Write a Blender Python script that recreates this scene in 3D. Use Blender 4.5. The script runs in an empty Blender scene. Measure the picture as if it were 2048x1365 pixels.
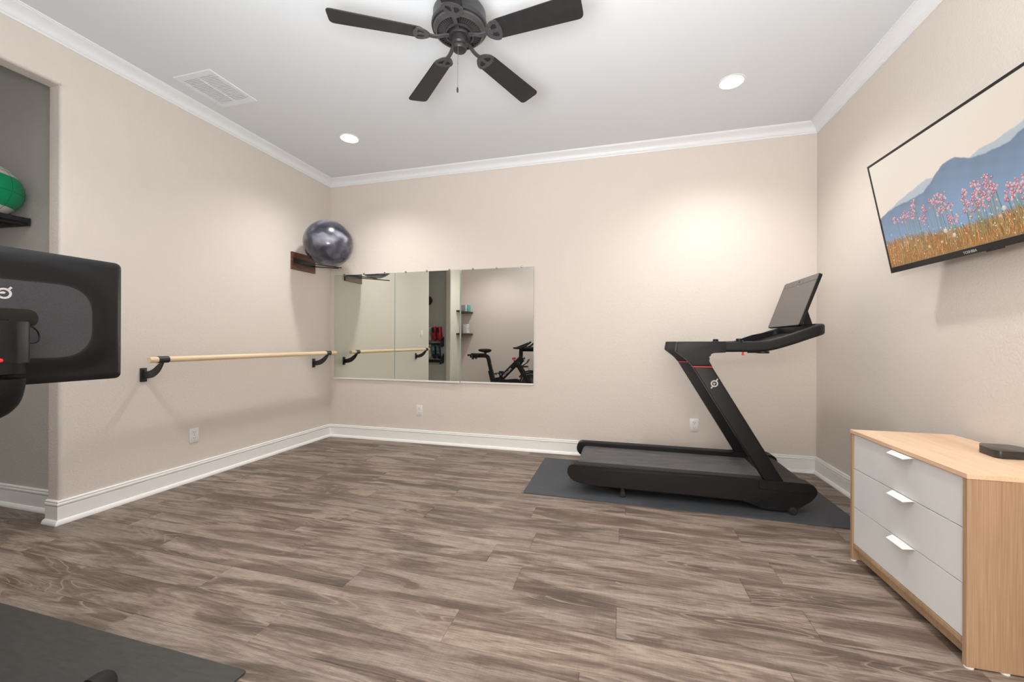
import bpy, bmesh, math, random
import numpy as np
from mathutils import Vector, Matrix
random.seed(7)
PI = math.pi
R = math.radians
scene = bpy.context.scene
COL = scene.collection

# ------------------------------------------------------------------ camera, light, exposure
XL, XR, YB, YF, HC = -3.333, 1.652, 4.0575, -0.06, 3.037
cam_d = bpy.data.cameras.new('camera')
cam_d.sensor_fit = 'HORIZONTAL'
cam_d.sensor_width = 36.0
cam_d.lens = 803.06 / 2048 * 36.0
cam_d.clip_start = 0.01
cam = bpy.data.objects.new('camera', cam_d)
COL.objects.link(cam)
cam.matrix_world = (Matrix.Translation((0, 0, 1.137)) @ Matrix.Rotation(R(15.025), 4, 'Z')
                    @ Matrix.Rotation(R(90.01), 4, 'X') @ Matrix.Rotation(R(0.22), 4, 'Z'))
scene.camera = cam

world = bpy.data.worlds.new('world')
scene.world = world
world.use_nodes = True
world.node_tree.nodes['Background'].inputs[0].default_value = (0.8, 0.85, 0.9, 1)
world.node_tree.nodes['Background'].inputs[1].default_value = 0.3

scene.view_settings.view_transform = 'Standard'
scene.view_settings.look = 'None'
scene.view_settings.gamma = 1
scene.view_settings.use_curve_mapping = False
scene.view_settings.exposure = 0.60
CAN_STRENGTH = 14.0
BEAM_POWER = 62.0
FLASH_POWER = 72.0
REAR_FILL_POWER = 84.0

# the photographer's bounced flash, beside the camera, aimed at the ceiling
def area(name, loc, rot, sx, sy, power, color):
    l = bpy.data.lights.new(name, 'AREA')
    l.shape = 'RECTANGLE'
    l.size, l.size_y = sx, sy
    l.energy = power
    l.color = color
    o = bpy.data.objects.new(name, l)
    o.location = loc
    o.rotation_euler = rot
    COL.objects.link(o)
    return o
area('bounced_flash', (-0.35, 0.2, 1.45), (R(180 - 16), 0, 0), 1.1, 0.9, FLASH_POWER, (.96, 0.98, 1.0))
# added fill light behind the camera, shining through an opening cut for it
area('rear_fill_light', (0.2, -1.0, 1.35), (R(90), 0, R(180)), 2.0, 2.0, REAR_FILL_POWER, (1.0, .985, .96))

# ------------------------------------------------------------------ helpers: tags, objects
def tag(o, label=None, cat=None, group=None, kind=None):
    if label: o['label'] = label
    if cat: o['category'] = cat
    if group: o['group'] = group
    if kind: o['kind'] = kind
    return o

BASE = {}
def thing(name, loc, label, cat, group=None):
    o = bpy.data.objects.new(name, None)
    o.empty_display_size = 0.05
    COL.objects.link(o)
    o.location = loc
    BASE[o.name] = Vector(loc)
    return tag(o, label, cat, group)

def obj(name, bm, mat, parent=None, smooth=False, base=None, kind=None, label=None, auto=None):
    """link bm (world coordinates) as one mesh object; children keep the origin of their thing"""
    if parent is not None:
        b = BASE[parent.name]
    else:
        b = Vector(base) if base is not None else Vector((0, 0, 0))
    bmesh.ops.translate(bm, verts=bm.verts, vec=-b)
    bmesh.ops.recalc_face_normals(bm, faces=bm.faces)
    me = bpy.data.meshes.new(name)
    bm.to_mesh(me)
    bm.free()
    mats = mat if isinstance(mat, (list, tuple)) else [mat]
    for m in mats: me.materials.append(m)
    if smooth or auto:
        for p in me.polygons: p.use_smooth = True
        if auto is not False:
            me.set_sharp_from_angle(angle=R(auto or 40))
    o = bpy.data.objects.new(name, me)
    COL.objects.link(o)
    if parent is not None:
        o.parent = parent
        BASE[o.name] = b
        if parent.parent is None and parent.type == 'EMPTY':
            pass
    else:
        o.location = b
        BASE[o.name] = b
    if kind: o['kind'] = kind
    if label: o['label'] = label
    return o

def copy_tree(o, parent=None):
    c = o.copy()
    COL.objects.link(c)
    if parent is not None: c.parent = parent
    for ch in [x for x in bpy.data.objects if x.parent == o]:
        copy_tree(ch, c)
    return c

# ------------------------------------------------------------------ helpers: shapes
def box(bm, x0, x1, y0, y1, z0, z1, bev=0.0, seg=2):
    r = bmesh.ops.create_cube(bm, size=1)
    vs = r['verts']
    bmesh.ops.scale(bm, verts=vs, vec=(abs(x1 - x0), abs(y1 - y0), abs(z1 - z0)))
    bmesh.ops.translate(bm, verts=vs, vec=((x0 + x1) / 2, (y0 + y1) / 2, (z0 + z1) / 2))
    if bev > 0:
        es = list({e for v in vs for e in v.link_edges})
        r = bmesh.ops.bevel(bm, geom=es, offset=bev, segments=seg, affect='EDGES', profile=0.5)
        vs = r['verts']
    return vs

def newbox(*a, **k):
    bm = bmesh.new(); box(bm, *a, **k); return bm

def prism(bm, pts, a0, a1, axis='y', bev=0.0, seg=2):
    """closed polygon pts in the plane normal to axis, extruded from a0 to a1"""
    def P(u, v, a):
        return {'y': (u, a, v), 'x': (a, u, v), 'z': (u, v, a)}[axis]
    f0 = [bm.verts.new(P(u, v, a0)) for u, v in pts]
    f1 = [bm.verts.new(P(u, v, a1)) for u, v in pts]
    n = len(pts)
    fa = bm.faces.new(f0)
    fb = bm.faces.new(f1[::-1])
    for i in range(n):
        bm.faces.new((f0[i], f0[(i + 1) % n], f1[(i + 1) % n], f1[i]))
    if bev > 0:
        es = list(fa.edges) + list(fb.edges)
        bmesh.ops.bevel(bm, geom=es, offset=bev, segments=seg, affect='EDGES', profile=0.5, clamp_overlap=True)
    return bm

def arc(cx, cy, r, a0, a1, n):
    return [(cx + r * math.cos(R(a0 + (a1 - a0) * i / n)), cy + r * math.sin(R(a0 + (a1 - a0) * i / n))) for i in range(n + 1)]

def round_poly(pts, r, n=5):
    """round the corners of a closed 2D polygon; r is a number or a list per corner"""
    out = []
    m = len(pts)
    for i in range(m):
        p0, p1, p2 = Vector(pts[i - 1]), Vector(pts[i]), Vector(pts[(i + 1) % m])
        rr = r[i] if isinstance(r, (list, tuple)) else r
        a, b = (p0 - p1), (p2 - p1)
        d = min(rr, a.length * .49, b.length * .49)
        if d <= 1e-6:
            out.append(tuple(p1)); continue
        q0, q1 = p1 + a.normalized() * d, p1 + b.normalized() * d
        for k in range(n + 1):
            t = k / n
            out.append(tuple(q0 * (1 - t) ** 2 + p1 * 2 * t * (1 - t) + q1 * t * t))
    return out

def catmull(pts, n=6):
    P = [Vector(p) for p in pts]
    P = [P[0] * 2 - P[1]] + P + [P[-1] * 2 - P[-2]]
    out = []
    for i in range(1, len(P) - 2):
        for k in range(n):
            t = k / n
            a, b, c, d = P[i - 1], P[i], P[i + 1], P[i + 2]
            out.append(0.5 * ((2 * b) + (c - a) * t + (2 * a - 5 * b + 4 * c - d) * t * t + (3 * b - a - 3 * c + d) * t ** 3))
    out.append(P[-2])
    return out

def sweep(bm, path, sect, up=(0, 0, 1), cap=True, scales=None):
    """sweep a closed 2D section (u sideways, v along up) along a 3D path"""
    path = [Vector(p) for p in path]
    up = Vector(up)
    rings = []
    for i, p in enumerate(path):
        t = (path[min(i + 1, len(path) - 1)] - path[max(i - 1, 0)]).normalized()
        s = t.cross(up)
        if s.length < 1e-4: s = t.cross(Vector((0, 1, 0.01)))
        s.normalize()
        w = s.cross(t).normalized()
        k = scales[i] if scales else 1.0
        rings.append([bm.verts.new(p + s * (u * k) + w * (v * k)) for u, v in sect])
    n = len(sect)
    for a, b in zip(rings, rings[1:]):
        for i in range(n):
            bm.faces.new((a[i], a[(i + 1) % n], b[(i + 1) % n], b[i]))
    if cap:
        bm.faces.new(rings[0][::-1]); bm.faces.new(rings[-1])
    return bm

def circ(r, n=12):
    return [(r * math.cos(2 * PI * i / n), r * math.sin(2 * PI * i / n)) for i in range(n)]

def tube(bm, path, r, n=12, scales=None, up=(0, 0, 1)):
    return sweep(bm, path, circ(r, n), up=up, scales=scales)

def lathe(bm, prof, c=(0, 0, 0), axis='z', n=32, ring=False):
    """prof: list of (radius, height) along axis"""
    c = Vector(c)
    rings = []
    for r, h in prof:
        ring = []
        for i in range(n):
            a = 2 * PI * i / n
            u, v = r * math.cos(a), r * math.sin(a)
            p = {'z': (u, v, h), 'y': (u, h, v), 'x': (h, u, v)}[axis]
            ring.append(bm.verts.new(c + Vector(p)))
        rings.append(ring)
    for a, b in zip(rings, (rings[1:] + rings[:1]) if ring else rings[1:]):
        for i in range(n):
            bm.faces.new((a[i], a[(i + 1) % n], b[(i + 1) % n], b[i]))
    if not ring:
        if prof[0][0] > 1e-6: bm.faces.new(rings[0][::-1])
        if prof[-1][0] > 1e-6: bm.faces.new(rings[-1])
    bmesh.ops.remove_doubles(bm, verts=bm.verts, dist=1e-6)
    return bm

def newlathe(*a, **k):
    bm = bmesh.new(); lathe(bm, *a, **k); return bm

def plate(bm, outer, holes, z0, z1):
    """flat plate in xy with holes, thickness z0..z1"""
    edges = []
    for loop in [outer] + list(holes):
        vs = [bm.verts.new((x, y, z0)) for x, y in loop]
        for i in range(len(vs)):
            edges.append(bm.edges.new((vs[i], vs[(i + 1) % len(vs)])))
    r = bmesh.ops.triangle_fill(bm, edges=edges, use_beauty=True)
    fs = [g for g in r['geom'] if isinstance(g, bmesh.types.BMFace)]
    if abs(z1 - z0) > 1e-7:
        e = bmesh.ops.extrude_face_region(bm, geom=fs)
        vs = [g for g in e['geom'] if isinstance(g, bmesh.types.BMVert)]
        bmesh.ops.translate(bm, verts=vs, vec=(0, 0, z1 - z0))
    return bm

def sweep_plan(bm, path, prof, closed=False):
    """sweep a wall profile (d = distance into the room, z) along a plan polyline; room on the left of travel"""
    P = [Vector(p) for p in path]
    n = len(P)
    rings = []
    for i in range(n):
        if closed or 0 < i < n - 1:
            a = (P[i] - P[i - 1]).normalized(); b = (P[(i + 1) % n] - P[i]).normalized()
        elif i == 0:
            a = b = (P[1] - P[0]).normalized()
        else:
            a = b = (P[-1] - P[-2]).normalized()
        na, nb = Vector((-a.y, a.x)), Vector((-b.y, b.x))
        m = (na + nb)
        m = m / max(m.dot(na), 1e-6)
        rings.append([bm.verts.new((P[i].x + m.x * d, P[i].y + m.y * d, z)) for d, z in prof])
    k = len(prof)
    pairs = list(zip(rings, rings[1:])) + ([(rings[-1], rings[0])] if closed else [])
    for a, b in pairs:
        for i in range(k):
            bm.faces.new((a[i], a[(i + 1) % k], b[(i + 1) % k], b[i]))
    if not closed:
        bm.faces.new(rings[0][::-1]); bm.faces.new(rings[-1])
    return bm

def xform(bm, M):
    bmesh.ops.transform(bm, matrix=M, verts=bm.verts)
    return bm

def text_bm(s, size, depth, M, bold=0.0):
    c = bpy.data.curves.new('t', 'FONT')
    c.body = s; c.size = size; c.extrude = depth; c.align_x = 'CENTER'; c.align_y = 'CENTER'
    c.offset = bold; c.resolution_u = 3
    o = bpy.data.objects.new('t', c)
    COL.objects.link(o)
    bpy.context.view_layer.update()
    me = bpy.data.meshes.new_from_object(o.evaluated_get(bpy.context.evaluated_depsgraph_get()))
    bm = bmesh.new(); bm.from_mesh(me)
    bpy.data.objects.remove(o); bpy.data.curves.remove(c); bpy.data.meshes.remove(me)
    bmesh.ops.transform(bm, matrix=M, verts=bm.verts)
    return bm

# ------------------------------------------------------------------ materials
def mat(name, color=(.5, .5, .5), rough=.5, metal=0.0, spec=.5, coat=0.0, emis=None, es=0.0):
    m = bpy.data.materials.new(name)
    m.use_nodes = True
    b = m.node_tree.nodes['Principled BSDF']
    b.inputs['Base Color'].default_value = (*color, 1)
    b.inputs['Roughness'].default_value = rough
    b.inputs['Metallic'].default_value = metal
    b.inputs['Specular IOR Level'].default_value = spec
    b.inputs['Coat Weight'].default_value = coat
    if emis:
        b.inputs['Emission Color'].default_value = (*emis, 1)
        b.inputs['Emission Strength'].default_value = es
    return m

class NT:
    def __init__(s, m):
        s.t = m.node_tree; s.b = s.t.nodes['Principled BSDF']
    def n(s, typ, **kw):
        nd = s.t.nodes.new(typ)
        for k, v in kw.items():
            if k in nd.inputs: nd.inputs[k].default_value = v
            else: setattr(nd, k, v)
        return nd
    def l(s, a, b): s.t.links.new(a, b)
    def ramp(s, fac, stops):
        r = s.n('ShaderNodeValToRGB')
        e = r.color_ramp.elements
        while len(e) < len(stops): e.new(0.5)
        for i, (p, c) in enumerate(stops):
            e[i].position = p
            e[i].color = (*c, 1) if not isinstance(c, (int, float)) else (c, c, c, 1)
        s.l(fac, r.inputs[0]); return r.outputs[0]
    def math(s, op, a, b=None, c=None):
        m = s.n('ShaderNodeMath', operation=op)
        for i, x in enumerate((a, b, c)):
            if x is None: continue
            if isinstance(x, (int, float)): m.inputs[i].default_value = x
            else: s.l(x, m.inputs[i])
        return m.outputs[0]
    def mix(s, fac, a, b, mode='MIX'):
        m = s.n('ShaderNodeMix', data_type='RGBA', blend_type=mode)
        for i, x in ((0, fac), (6, a), (7, b)):
            if isinstance(x, (int, float)): m.inputs[i].default_value = x
            elif isinstance(x, tuple): m.inputs[i].default_value = (*x, 1)
            else: s.l(x, m.inputs[i])
        return m.outputs[2]
    def mapping(s, vec, scale, loc=(0, 0, 0)):
        m = s.n('ShaderNodeMapping'); s.l(vec, m.inputs['Vector'])
        m.inputs['Scale'].default_value = scale
        if isinstance(loc, tuple): m.inputs['Location'].default_value = loc
        else: s.l(loc, m.inputs['Location'])
        return m.outputs[0]
    def noise(s, vec, scale, detail=2, rough=.5, dist=0.0, out=0):
        m = s.n('ShaderNodeTexNoise', Scale=scale, Detail=detail, Roughness=rough, Distortion=dist)
        s.l(vec, m.inputs['Vector']); return m.outputs[out]
    def bump(s, h, strength, dist=.01):
        m = s.n('ShaderNodeBump', Strength=strength, Distance=dist)
        s.l(h, m.inputs['Height']); s.l(m.outputs[0], s.b.inputs['Normal'])

def grain_mat(name, color, rough, amp, scale, spec=.5, coat=0.0, bump=0.0, rv=0.0):
    m = mat(name, color, rough, spec=spec, coat=coat); t = NT(m)
    co = t.n('ShaderNodeTexCoord').outputs['Object']
    f = t.noise(co, scale, 3)
    lo = tuple(c * (1 - amp) for c in color); hi = tuple(min(1, c * (1 + amp)) for c in color)
    t.l(t.ramp(f, [(.3, lo), (.7, hi)]), t.b.inputs['Base Color'])
    if bump: t.bump(f, bump, .002)
    if rv: t.l(t.math('MULTIPLY_ADD', f, rv, rough - rv / 2), t.b.inputs['Roughness'])
    return m

def wall_mat(name, color):
    m = mat(name, color, .92, spec=.08); t = NT(m)
    co = t.n('ShaderNodeTexCoord').outputs['Object']
    big = t.noise(co, 1.3, 2)
    col = t.mix(t.math('MULTIPLY', big, .12), color, tuple(c * .9 for c in color))
    t.l(col, t.b.inputs['Base Color'])
    w = t.noise(co, 78, 3, .55, .6)
    w2 = t.ramp(w, [(.40, 0.0), (.58, 1.0)])
    f = t.noise(co, 160, 2)
    h = t.math('MULTIPLY_ADD', f, .25, w2)
    t.bump(h, .30, .0020)
    return m

WALL = wall_mat('wall_paint', (.70, .64, .587))
CEIL = mat('ceiling_paint', (.73, .765, .80), .85, spec=.2)
TRIM = mat('trim_paint', (.80, .825, .85), .38, spec=.4)
BOARD = mat('baseboard_paint', (.88, .875, .86), .35, spec=.4)
WHITE_PLASTIC = mat('white_plastic', (.78, .78, .77), .35)
WHITE_METAL = mat('white_metal', (.80, .80, .79), .4)
DARK = mat('dark_void', (.02, .02, .02), .9)
BLACK = grain_mat('black_satin', (.007, .007, .008), .42, .15, 60, spec=.3)
BLACK_MATTE = grain_mat('black_matte', (.007, .007, .008), .6, .2, 90, spec=.22)
BLACK_PAINT = grain_mat('black_paint', (.008, .008, .009), .35, .12, 40, spec=.35)
BLACK_METAL = grain_mat('black_metal', (.018, .018, .02), .4, .15, 50)
RUBBER = grain_mat('rubber', (.010, .010, .010), .75, .2, 120)
CHARCOAL = grain_mat('charcoal_plastic', (.0085, .009, .0105), .45, .15, 80, spec=.28)
BRONZE = grain_mat('fan_bronze', (.018, .0175, .018), .38, .2, 60)
RED = mat('red_accent', (.75, .03, .04), .4, emis=(.9, .03, .05), es=.0)
CHROME = mat('chrome', (.75, .75, .75), .18, metal=1)
SILVER = mat('silver_print', (.42, .42, .42), .4, metal=.5)
WHITE_PRINT = mat('white_print', (.62, .62, .64), .5)

# ------------------------------------------------------------------ room shell
def struct(name, bm, m, **k):
    return obj(name, bm, m, kind='structure', **k)

# floor slab with separate planks
struct('floor', newbox(-4.35, XR + .15, -1.6, YB + .15, -.06, -.0085), DARK)
floor_o = bpy.data.objects['floor']

def plank_material():
    m = mat('oak_vinyl', (.3, .24, .2), .48, spec=.35); t = NT(m)
    tc = t.n('ShaderNodeTexCoord').outputs['Object']
    oi = t.n('ShaderNodeObjectInfo').outputs['Random']
    off = t.n('ShaderNodeCombineXYZ')
    t.l(t.math('MULTIPLY', oi, 37.0), off.inputs[0]); t.l(t.math('MULTIPLY', oi, 91.0), off.inputs[1]); t.l(t.math('MULTIPLY', oi, 13.0), off.inputs[2])
    add = t.n('ShaderNodeVectorMath', operation='ADD'); t.l(tc, add.inputs[0]); t.l(off.outputs[0], add.inputs[1])
    p = add.outputs[0]
    patch = t.noise(t.mapping(p, (1.7, 11, 1)), 1.0, 4, .62, .8)
    streak = t.noise(t.mapping(p, (3.2, 95, 1)), 1.0, 4, .7, .4)
    fine = t.noise(t.mapping(p, (18, 420, 1)), 1.0, 2, .6)
    saw = t.noise(t.mapping(p, (130, 7, 1)), 1.0, 2, .6)
    fld = t.noise(t.mapping(p, (.8, 6.5, 1)), 1.0, 1.6, .4, .25)
    ring = t.math('FRACT', t.math('MULTIPLY', fld, 24.0))
    line = t.ramp(ring, [(.0, 1.0), (.07, .55), (.2, 0.0), (.94, 0.0), (1.0, 1.0)])
    soft = t.ramp(ring, [(.0, .0), (.6, 1.0), (1.0, .15)])
    dark = t.ramp(patch, [(.38, 0.0), (.58, 1.0)])
    base = t.ramp(patch, [(.30, (.40, .335, .285)), (.46, (.31, .25, .207)), (.56, (.165, .125, .099)), (.70, (.085, .063, .050))])
    warm = t.mix(t.math('MULTIPLY', t.noise(p, 1.7, 1), .35), base, (.30, .20, .145))
    tone = t.ramp(oi, [(0, .78), (.5, .90), (1, 1.0)])
    c = t.mix(1.0, warm, tone, 'MULTIPLY')
    sk = t.ramp(streak, [(.30, .62), (.5, .96), (.72, 1.16)])
    c = t.mix(1.0, c, sk, 'MULTIPLY')
    fk = t.ramp(fine, [(.35, .66), (.62, 1.15)])
    c = t.mix(.8, c, fk, 'MULTIPLY')
    sw = t.ramp(saw, [(.35, .92), (.65, 1.07)])
    c = t.mix(.6, c, sw, 'MULTIPLY')
    c = t.mix(t.math('MULTIPLY', t.math('MULTIPLY', soft, dark), .35), c, (.08, .058, .045))
    c = t.mix(t.math('MULTIPLY', t.math('MULTIPLY', t.math('MULTIPLY', line, t.ramp(t.noise(t.mapping(p, (1.1, 4, 1), (3, 7, 1)), 1.0, 1), [(.47, 0.0), (.58, 1.0)])), dark), .62), c, (.40, .34, .285))
    # knots
    vor = t.n('ShaderNodeTexVoronoi', feature='F1', Scale=1.0, Randomness=1.0)
    t.l(t.mapping(p, (2.2, 5.0, 1)), vor.inputs['Vector'])
    kd = vor.outputs['Distance']
    c = t.mix(t.math('MULTIPLY', t.ramp(kd, [(.02, 1.0), (.13, 0.0)]), .55), c, (.06, .045, .036))
    t.l(c, t.b.inputs['Base Color'])
    t.l(t.math('MULTIPLY_ADD', streak, .2, .36), t.b.inputs['Roughness'])
    hh = t.math('ADD', t.math('MULTIPLY', fine, .5), t.math('MULTIPLY', streak, .5))
    t.bump(hh, .25, .0012)
    return m
PLANK = plank_material()

def plank_mesh(L, W, name):
    bm = bmesh.new()
    c = .0011
    pts = [(-W / 2, -.008), (W / 2, -.008), (W / 2, -c), (W / 2 - c, 0), (-W / 2 + c, 0), (-W / 2, -c)]
    rings = []
    for x, inset in ((-L / 2, 1), (-L / 2 + c, 0), (L / 2 - c, 0), (L / 2, 1)):
        ring = []
        for y, z in pts:
            zz = min(z, -c) if inset else z
            ring.append(bm.verts.new((x, y, zz)))
        rings.append(ring)
    for a, b in zip(rings, rings[1:]):
        for i in range(6):
            bm.faces.new((a[i], a[(i + 1) % 6], b[(i + 1) % 6], b[i]))
    bm.faces.new(rings[0][::-1]); bm.faces.new(rings[-1])
    bmesh.ops.remove_doubles(bm, verts=bm.verts, dist=1e-7)
    bmesh.ops.recalc_face_normals(bm, faces=bm.faces)
    me = bpy.data.meshes.new(name); bm.to_mesh(me); bm.free()
    me.materials.append(PLANK)
    return me
PW, PL = .1905, 1.22
full = plank_mesh(PL - .0006, PW - .0006, 'plank')
offs = {1.394: -.65, 1.7843: -.47, 2.1653: -.474, 2.3558: -1.22, 1.584: -1.23}
row = 0
y = 1.394 - PW * 16
seeds = [0.0, .41, .83, .22, .64, 1.05, .33, .92]
while y < YB + .02:
    st = seeds[row % 8] + (row // 8) * .17
    for k0, v in offs.items():
        if abs(k0 - y) < .01: st = v
    x = st - math.ceil((st + 4.3) / PL) * PL
    y1 = min(y + PW, YB + .02)
    while x < XR + .01:
        xa, xb = max(x, -4.3), min(x + PL, XR + .02)
        if xb - xa > .02 and y1 - y > .02:
            fullsize = abs((xb - xa) - PL) < 1e-3 and abs((y1 - y) - PW) < 1e-3
            me = full if fullsize else plank_mesh(xb - xa - .0006, y1 - y - .0006, 'plank')
            o = bpy.data.objects.new('plank', me)
            COL.objects.link(o)
            o.parent = floor_o
            o.location = ((xa + xb) / 2, (y + y1) / 2, random.uniform(-.0002, 0))
        x += PL
    y += PW; row += 1

# ceiling slab with four round holes for the lamps
LAMPS = [(-2.46, 3.245), (.781, 3.245), (-2.46, .785), (.781, .785)]
bm = bmesh.new()
plate(bm, [(-4.35, -1.6), (XR + .15, -1.6), (XR + .15, YB + .15), (-4.35, YB + .15)],
      [[(cx + .079 * math.cos(2 * PI * i / 40), cy + .079 * math.sin(2 * PI * i / 40)) for i in range(40)] for cx, cy in LAMPS], HC, HC + .03)
struct('ceiling', bm, CEIL)

# walls. The left wall has a cased closet opening with rounded drywall edges
OY0, OY1, OZ, WT = .80, 1.667, 2.708, .10
bm = bmesh.new()
rr = .022
x0, x1 = XL - WT, XL
prism(bm, [(x0, OY1), (x1 - rr, OY1)] + arc(x1 - rr, OY1 + rr, rr, -90, 0, 6)[1:] + [(x1, YB + .1), (x0, YB + .1)], 0, OZ, axis='z')
prism(bm, [(x0, YF - .1), (x1, YF - .1)] + arc(x1 - rr, OY0 - rr, rr, 0, 90, 6) + [(x0, OY0)], 0, OZ, axis='z')
box(bm, x0, x1, OY1, YB + .1, OZ, HC)
box(bm, x0, x1, YF - .1, OY0, OZ, HC)
prism(bm, [(x0, OZ), (x1 - rr, OZ)] + arc(x1 - rr, OZ + rr, rr, -90, 0, 6)[1:] + [(x1, HC), (x0, HC)], OY0, OY1, axis='y')
bmesh.ops.remove_doubles(bm, verts=bm.verts, dist=1e-5)
struct('wall_left', bm, WALL, auto=30)
struct('wall_back', newbox(XL, XR + .1, YB, YB + .1, 0, HC), WALL)
struct('wall_right', newbox(XR, XR + .1, YF - .1, YB, 0, HC), WALL)
bm = newbox(XL, -.85, YF - .1, YF, 0, HC)
box(bm, 1.25, XR, YF - .1, YF, 0, HC); box(bm, -.85, 1.25, YF - .1, YF, 2.45, HC)  # rear opening made to let the added fill light in
struct('wall_rear', bm, WALL)
struct('wall_added_hall_left', newbox(-1.15, -1.05, -1.5, YF - .1, 0, HC), WALL)  # unseen hall, added to enclose the fill light
struct('wall_added_hall_right', newbox(1.45, 1.55, -1.5, YF - .1, 0, HC), WALL)
struct('wall_added_hall_back', newbox(-1.15, 1.55, -1.6, -1.5, 0, HC), WALL)
CX0, CY0, CY1 = -4.20, .70, 1.768
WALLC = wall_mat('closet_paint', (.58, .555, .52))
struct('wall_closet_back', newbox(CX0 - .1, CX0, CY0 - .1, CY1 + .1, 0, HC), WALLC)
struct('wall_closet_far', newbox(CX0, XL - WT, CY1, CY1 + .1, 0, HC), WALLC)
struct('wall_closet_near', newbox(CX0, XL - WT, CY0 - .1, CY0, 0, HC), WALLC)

# baseboards: tall board with two grooves and a shoe moulding
BASEP = [(0, 0), (.033, 0), (.033, .006), (.030, .016), (.023, .024), (.015, .027), (.015, .104), (.0115, .107), (.0115, .110),
         (.0165, .113), (.0185, .118), (.0175, .126), (.012, .129), (.012, .132), (.0155, .135), (.0145, .140), (.009, .143), (0, .143)]
def base(name, path):
    bm = bmesh.new(); sweep_plan(bm, path, BASEP)
    struct(name, bm, BOARD, auto=25)
base('baseboard_left', [(XL, YB), (XL, OY1), (XL - WT, OY1)])
base('baseboard_left', [(XL - WT, OY0), (XL, OY0), (XL, YF)])
base('baseboard_back', [(XR, YB), (XL, YB)])
base('baseboard_right', [(XR, YF), (XR, YB)])
base('baseboard_rear', [(XL, YF), (-.85, YF)])
base('baseboard_rear', [(1.25, YF), (XR, YF)])
base('baseboard_closet', [(XL - WT, OY1), (XL - WT, CY1), (CX0, CY1), (CX0, CY0), (XL - WT, CY0), (XL - WT, OY0)])
# crown moulding
CP = [(0, HC), (0, HC - .083), (.006, HC - .083), (.009, HC - .076), (.009, HC - .072), (.014, HC - .069), (.018, HC - .062), (.018, HC - .058)]
for i in range(9):
    a = i / 8
    CP.append((.018 + .046 * (a ** 1.5), HC - .058 + .044 * (a ** .72)))
CP += [(.068, HC - .012), (.070, HC - .008), (.076, HC - .008), (.078, HC)]
for i, path in enumerate([[(XL, YB), (XL, YF)], [(XR, YB), (XL, YB)], [(XR, YF), (XR, YB)], [(XL, YF), (XR, YF)]]):
    bm = bmesh.new(); sweep_plan(bm, path, CP)
    struct('trim_%d' % (i + 1), bm, TRIM, auto=25)

# ------------------------------------------------------------------ recessed lamps
LENS = mat('lamp_lens', (1, 1, 1), .5, emis=(1.0, .975, .935), es=CAN_STRENGTH)
lamp_labels = ['round recessed ceiling lamp near the left back corner beside the air vent',
               'round recessed ceiling lamp towards the right back corner above the treadmill',
               'round recessed ceiling lamp above the closet opening by the left wall',
               'round recessed ceiling lamp near the right wall beyond the television']
cx, cy = LAMPS[0]
lamp = thing('ceiling_lamp', (cx, cy, HC), lamp_labels[0], 'ceiling lamp', 'recessed ceiling lamps')
obj('trim_ring', newlathe([(.078, .0), (.092, 0), (.092, -.004), (.086, -.006), (.078, -.004)], (cx, cy, HC), n=40, ring=True), WHITE_METAL, lamp, smooth=True)
obj('baffle', newlathe([(.0785, -.003), (.0785, .0), (.0735, .052), (.075, .052), (.0785, .003)], (cx, cy, HC), n=40, ring=True), WHITE_METAL, lamp, smooth=True)
obj('lens', newlathe([(.0001, .052), (.073, .052), (.073, .057), (.0001, .057)], (cx, cy, HC), n=40), LENS, lamp)
obj('housing', newlathe([(.078, .03), (.078, .13), (.0001, .13)], (cx, cy, HC), n=40), WHITE_METAL, lamp)
for i in (1, 2, 3):
    c = copy_tree(lamp); c.location = (*LAMPS[i], HC); c['label'] = lamp_labels[i]
for cx, cy in LAMPS:
    l = bpy.data.lights.new('downlight_beam', 'SPOT')
    l.energy = BEAM_POWER; l.spot_size = R(132); l.spot_blend = 1.0; l.shadow_soft_size = .062; l.color = (1.0, .975, .94)
    o = bpy.data.objects.new('downlight_beam', l); COL.objects.link(o); o.location = (cx, cy, HC + .012)

# ------------------------------------------------------------------ ceiling air vent
vx0, vx1, vy0, vy1 = -3.125, -2.782, 2.165, 2.545
VENTM = mat('vent_enamel', (.80, .84, .88), .5)
t = thing('air_vent', ((vx0 + vx1) / 2, (vy0 + vy1) / 2, HC), 'white rectangular ceiling air return grille with two columns of slats', 'vent')
bm = bmesh.new()
plate(bm, [(vx0, vy0), (vx1, vy0), (vx1, vy1), (vx0, vy1)],
      [[(vx0 + .03, vy0 + .04), ((vx0 + vx1) / 2 - .008, vy0 + .04), ((vx0 + vx1) / 2 - .008, vy1 - .04), (vx0 + .03, vy1 - .04)],
       [((vx0 + vx1) / 2 + .008, vy0 + .04), (vx1 - .03, vy0 + .04), (vx1 - .03, vy1 - .04), ((vx0 + vx1) / 2 + .008, vy1 - .04)]], HC - .007, HC - .0002)
obj('frame', bm, VENTM, t)
obj('backing', newbox(vx0 + .02, vx1 - .02, vy0 + .03, vy1 - .03, HC - .0015, HC - .0005), mat('vent_shadow', (.42, .44, .46), .9), t)
sl = None
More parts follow.
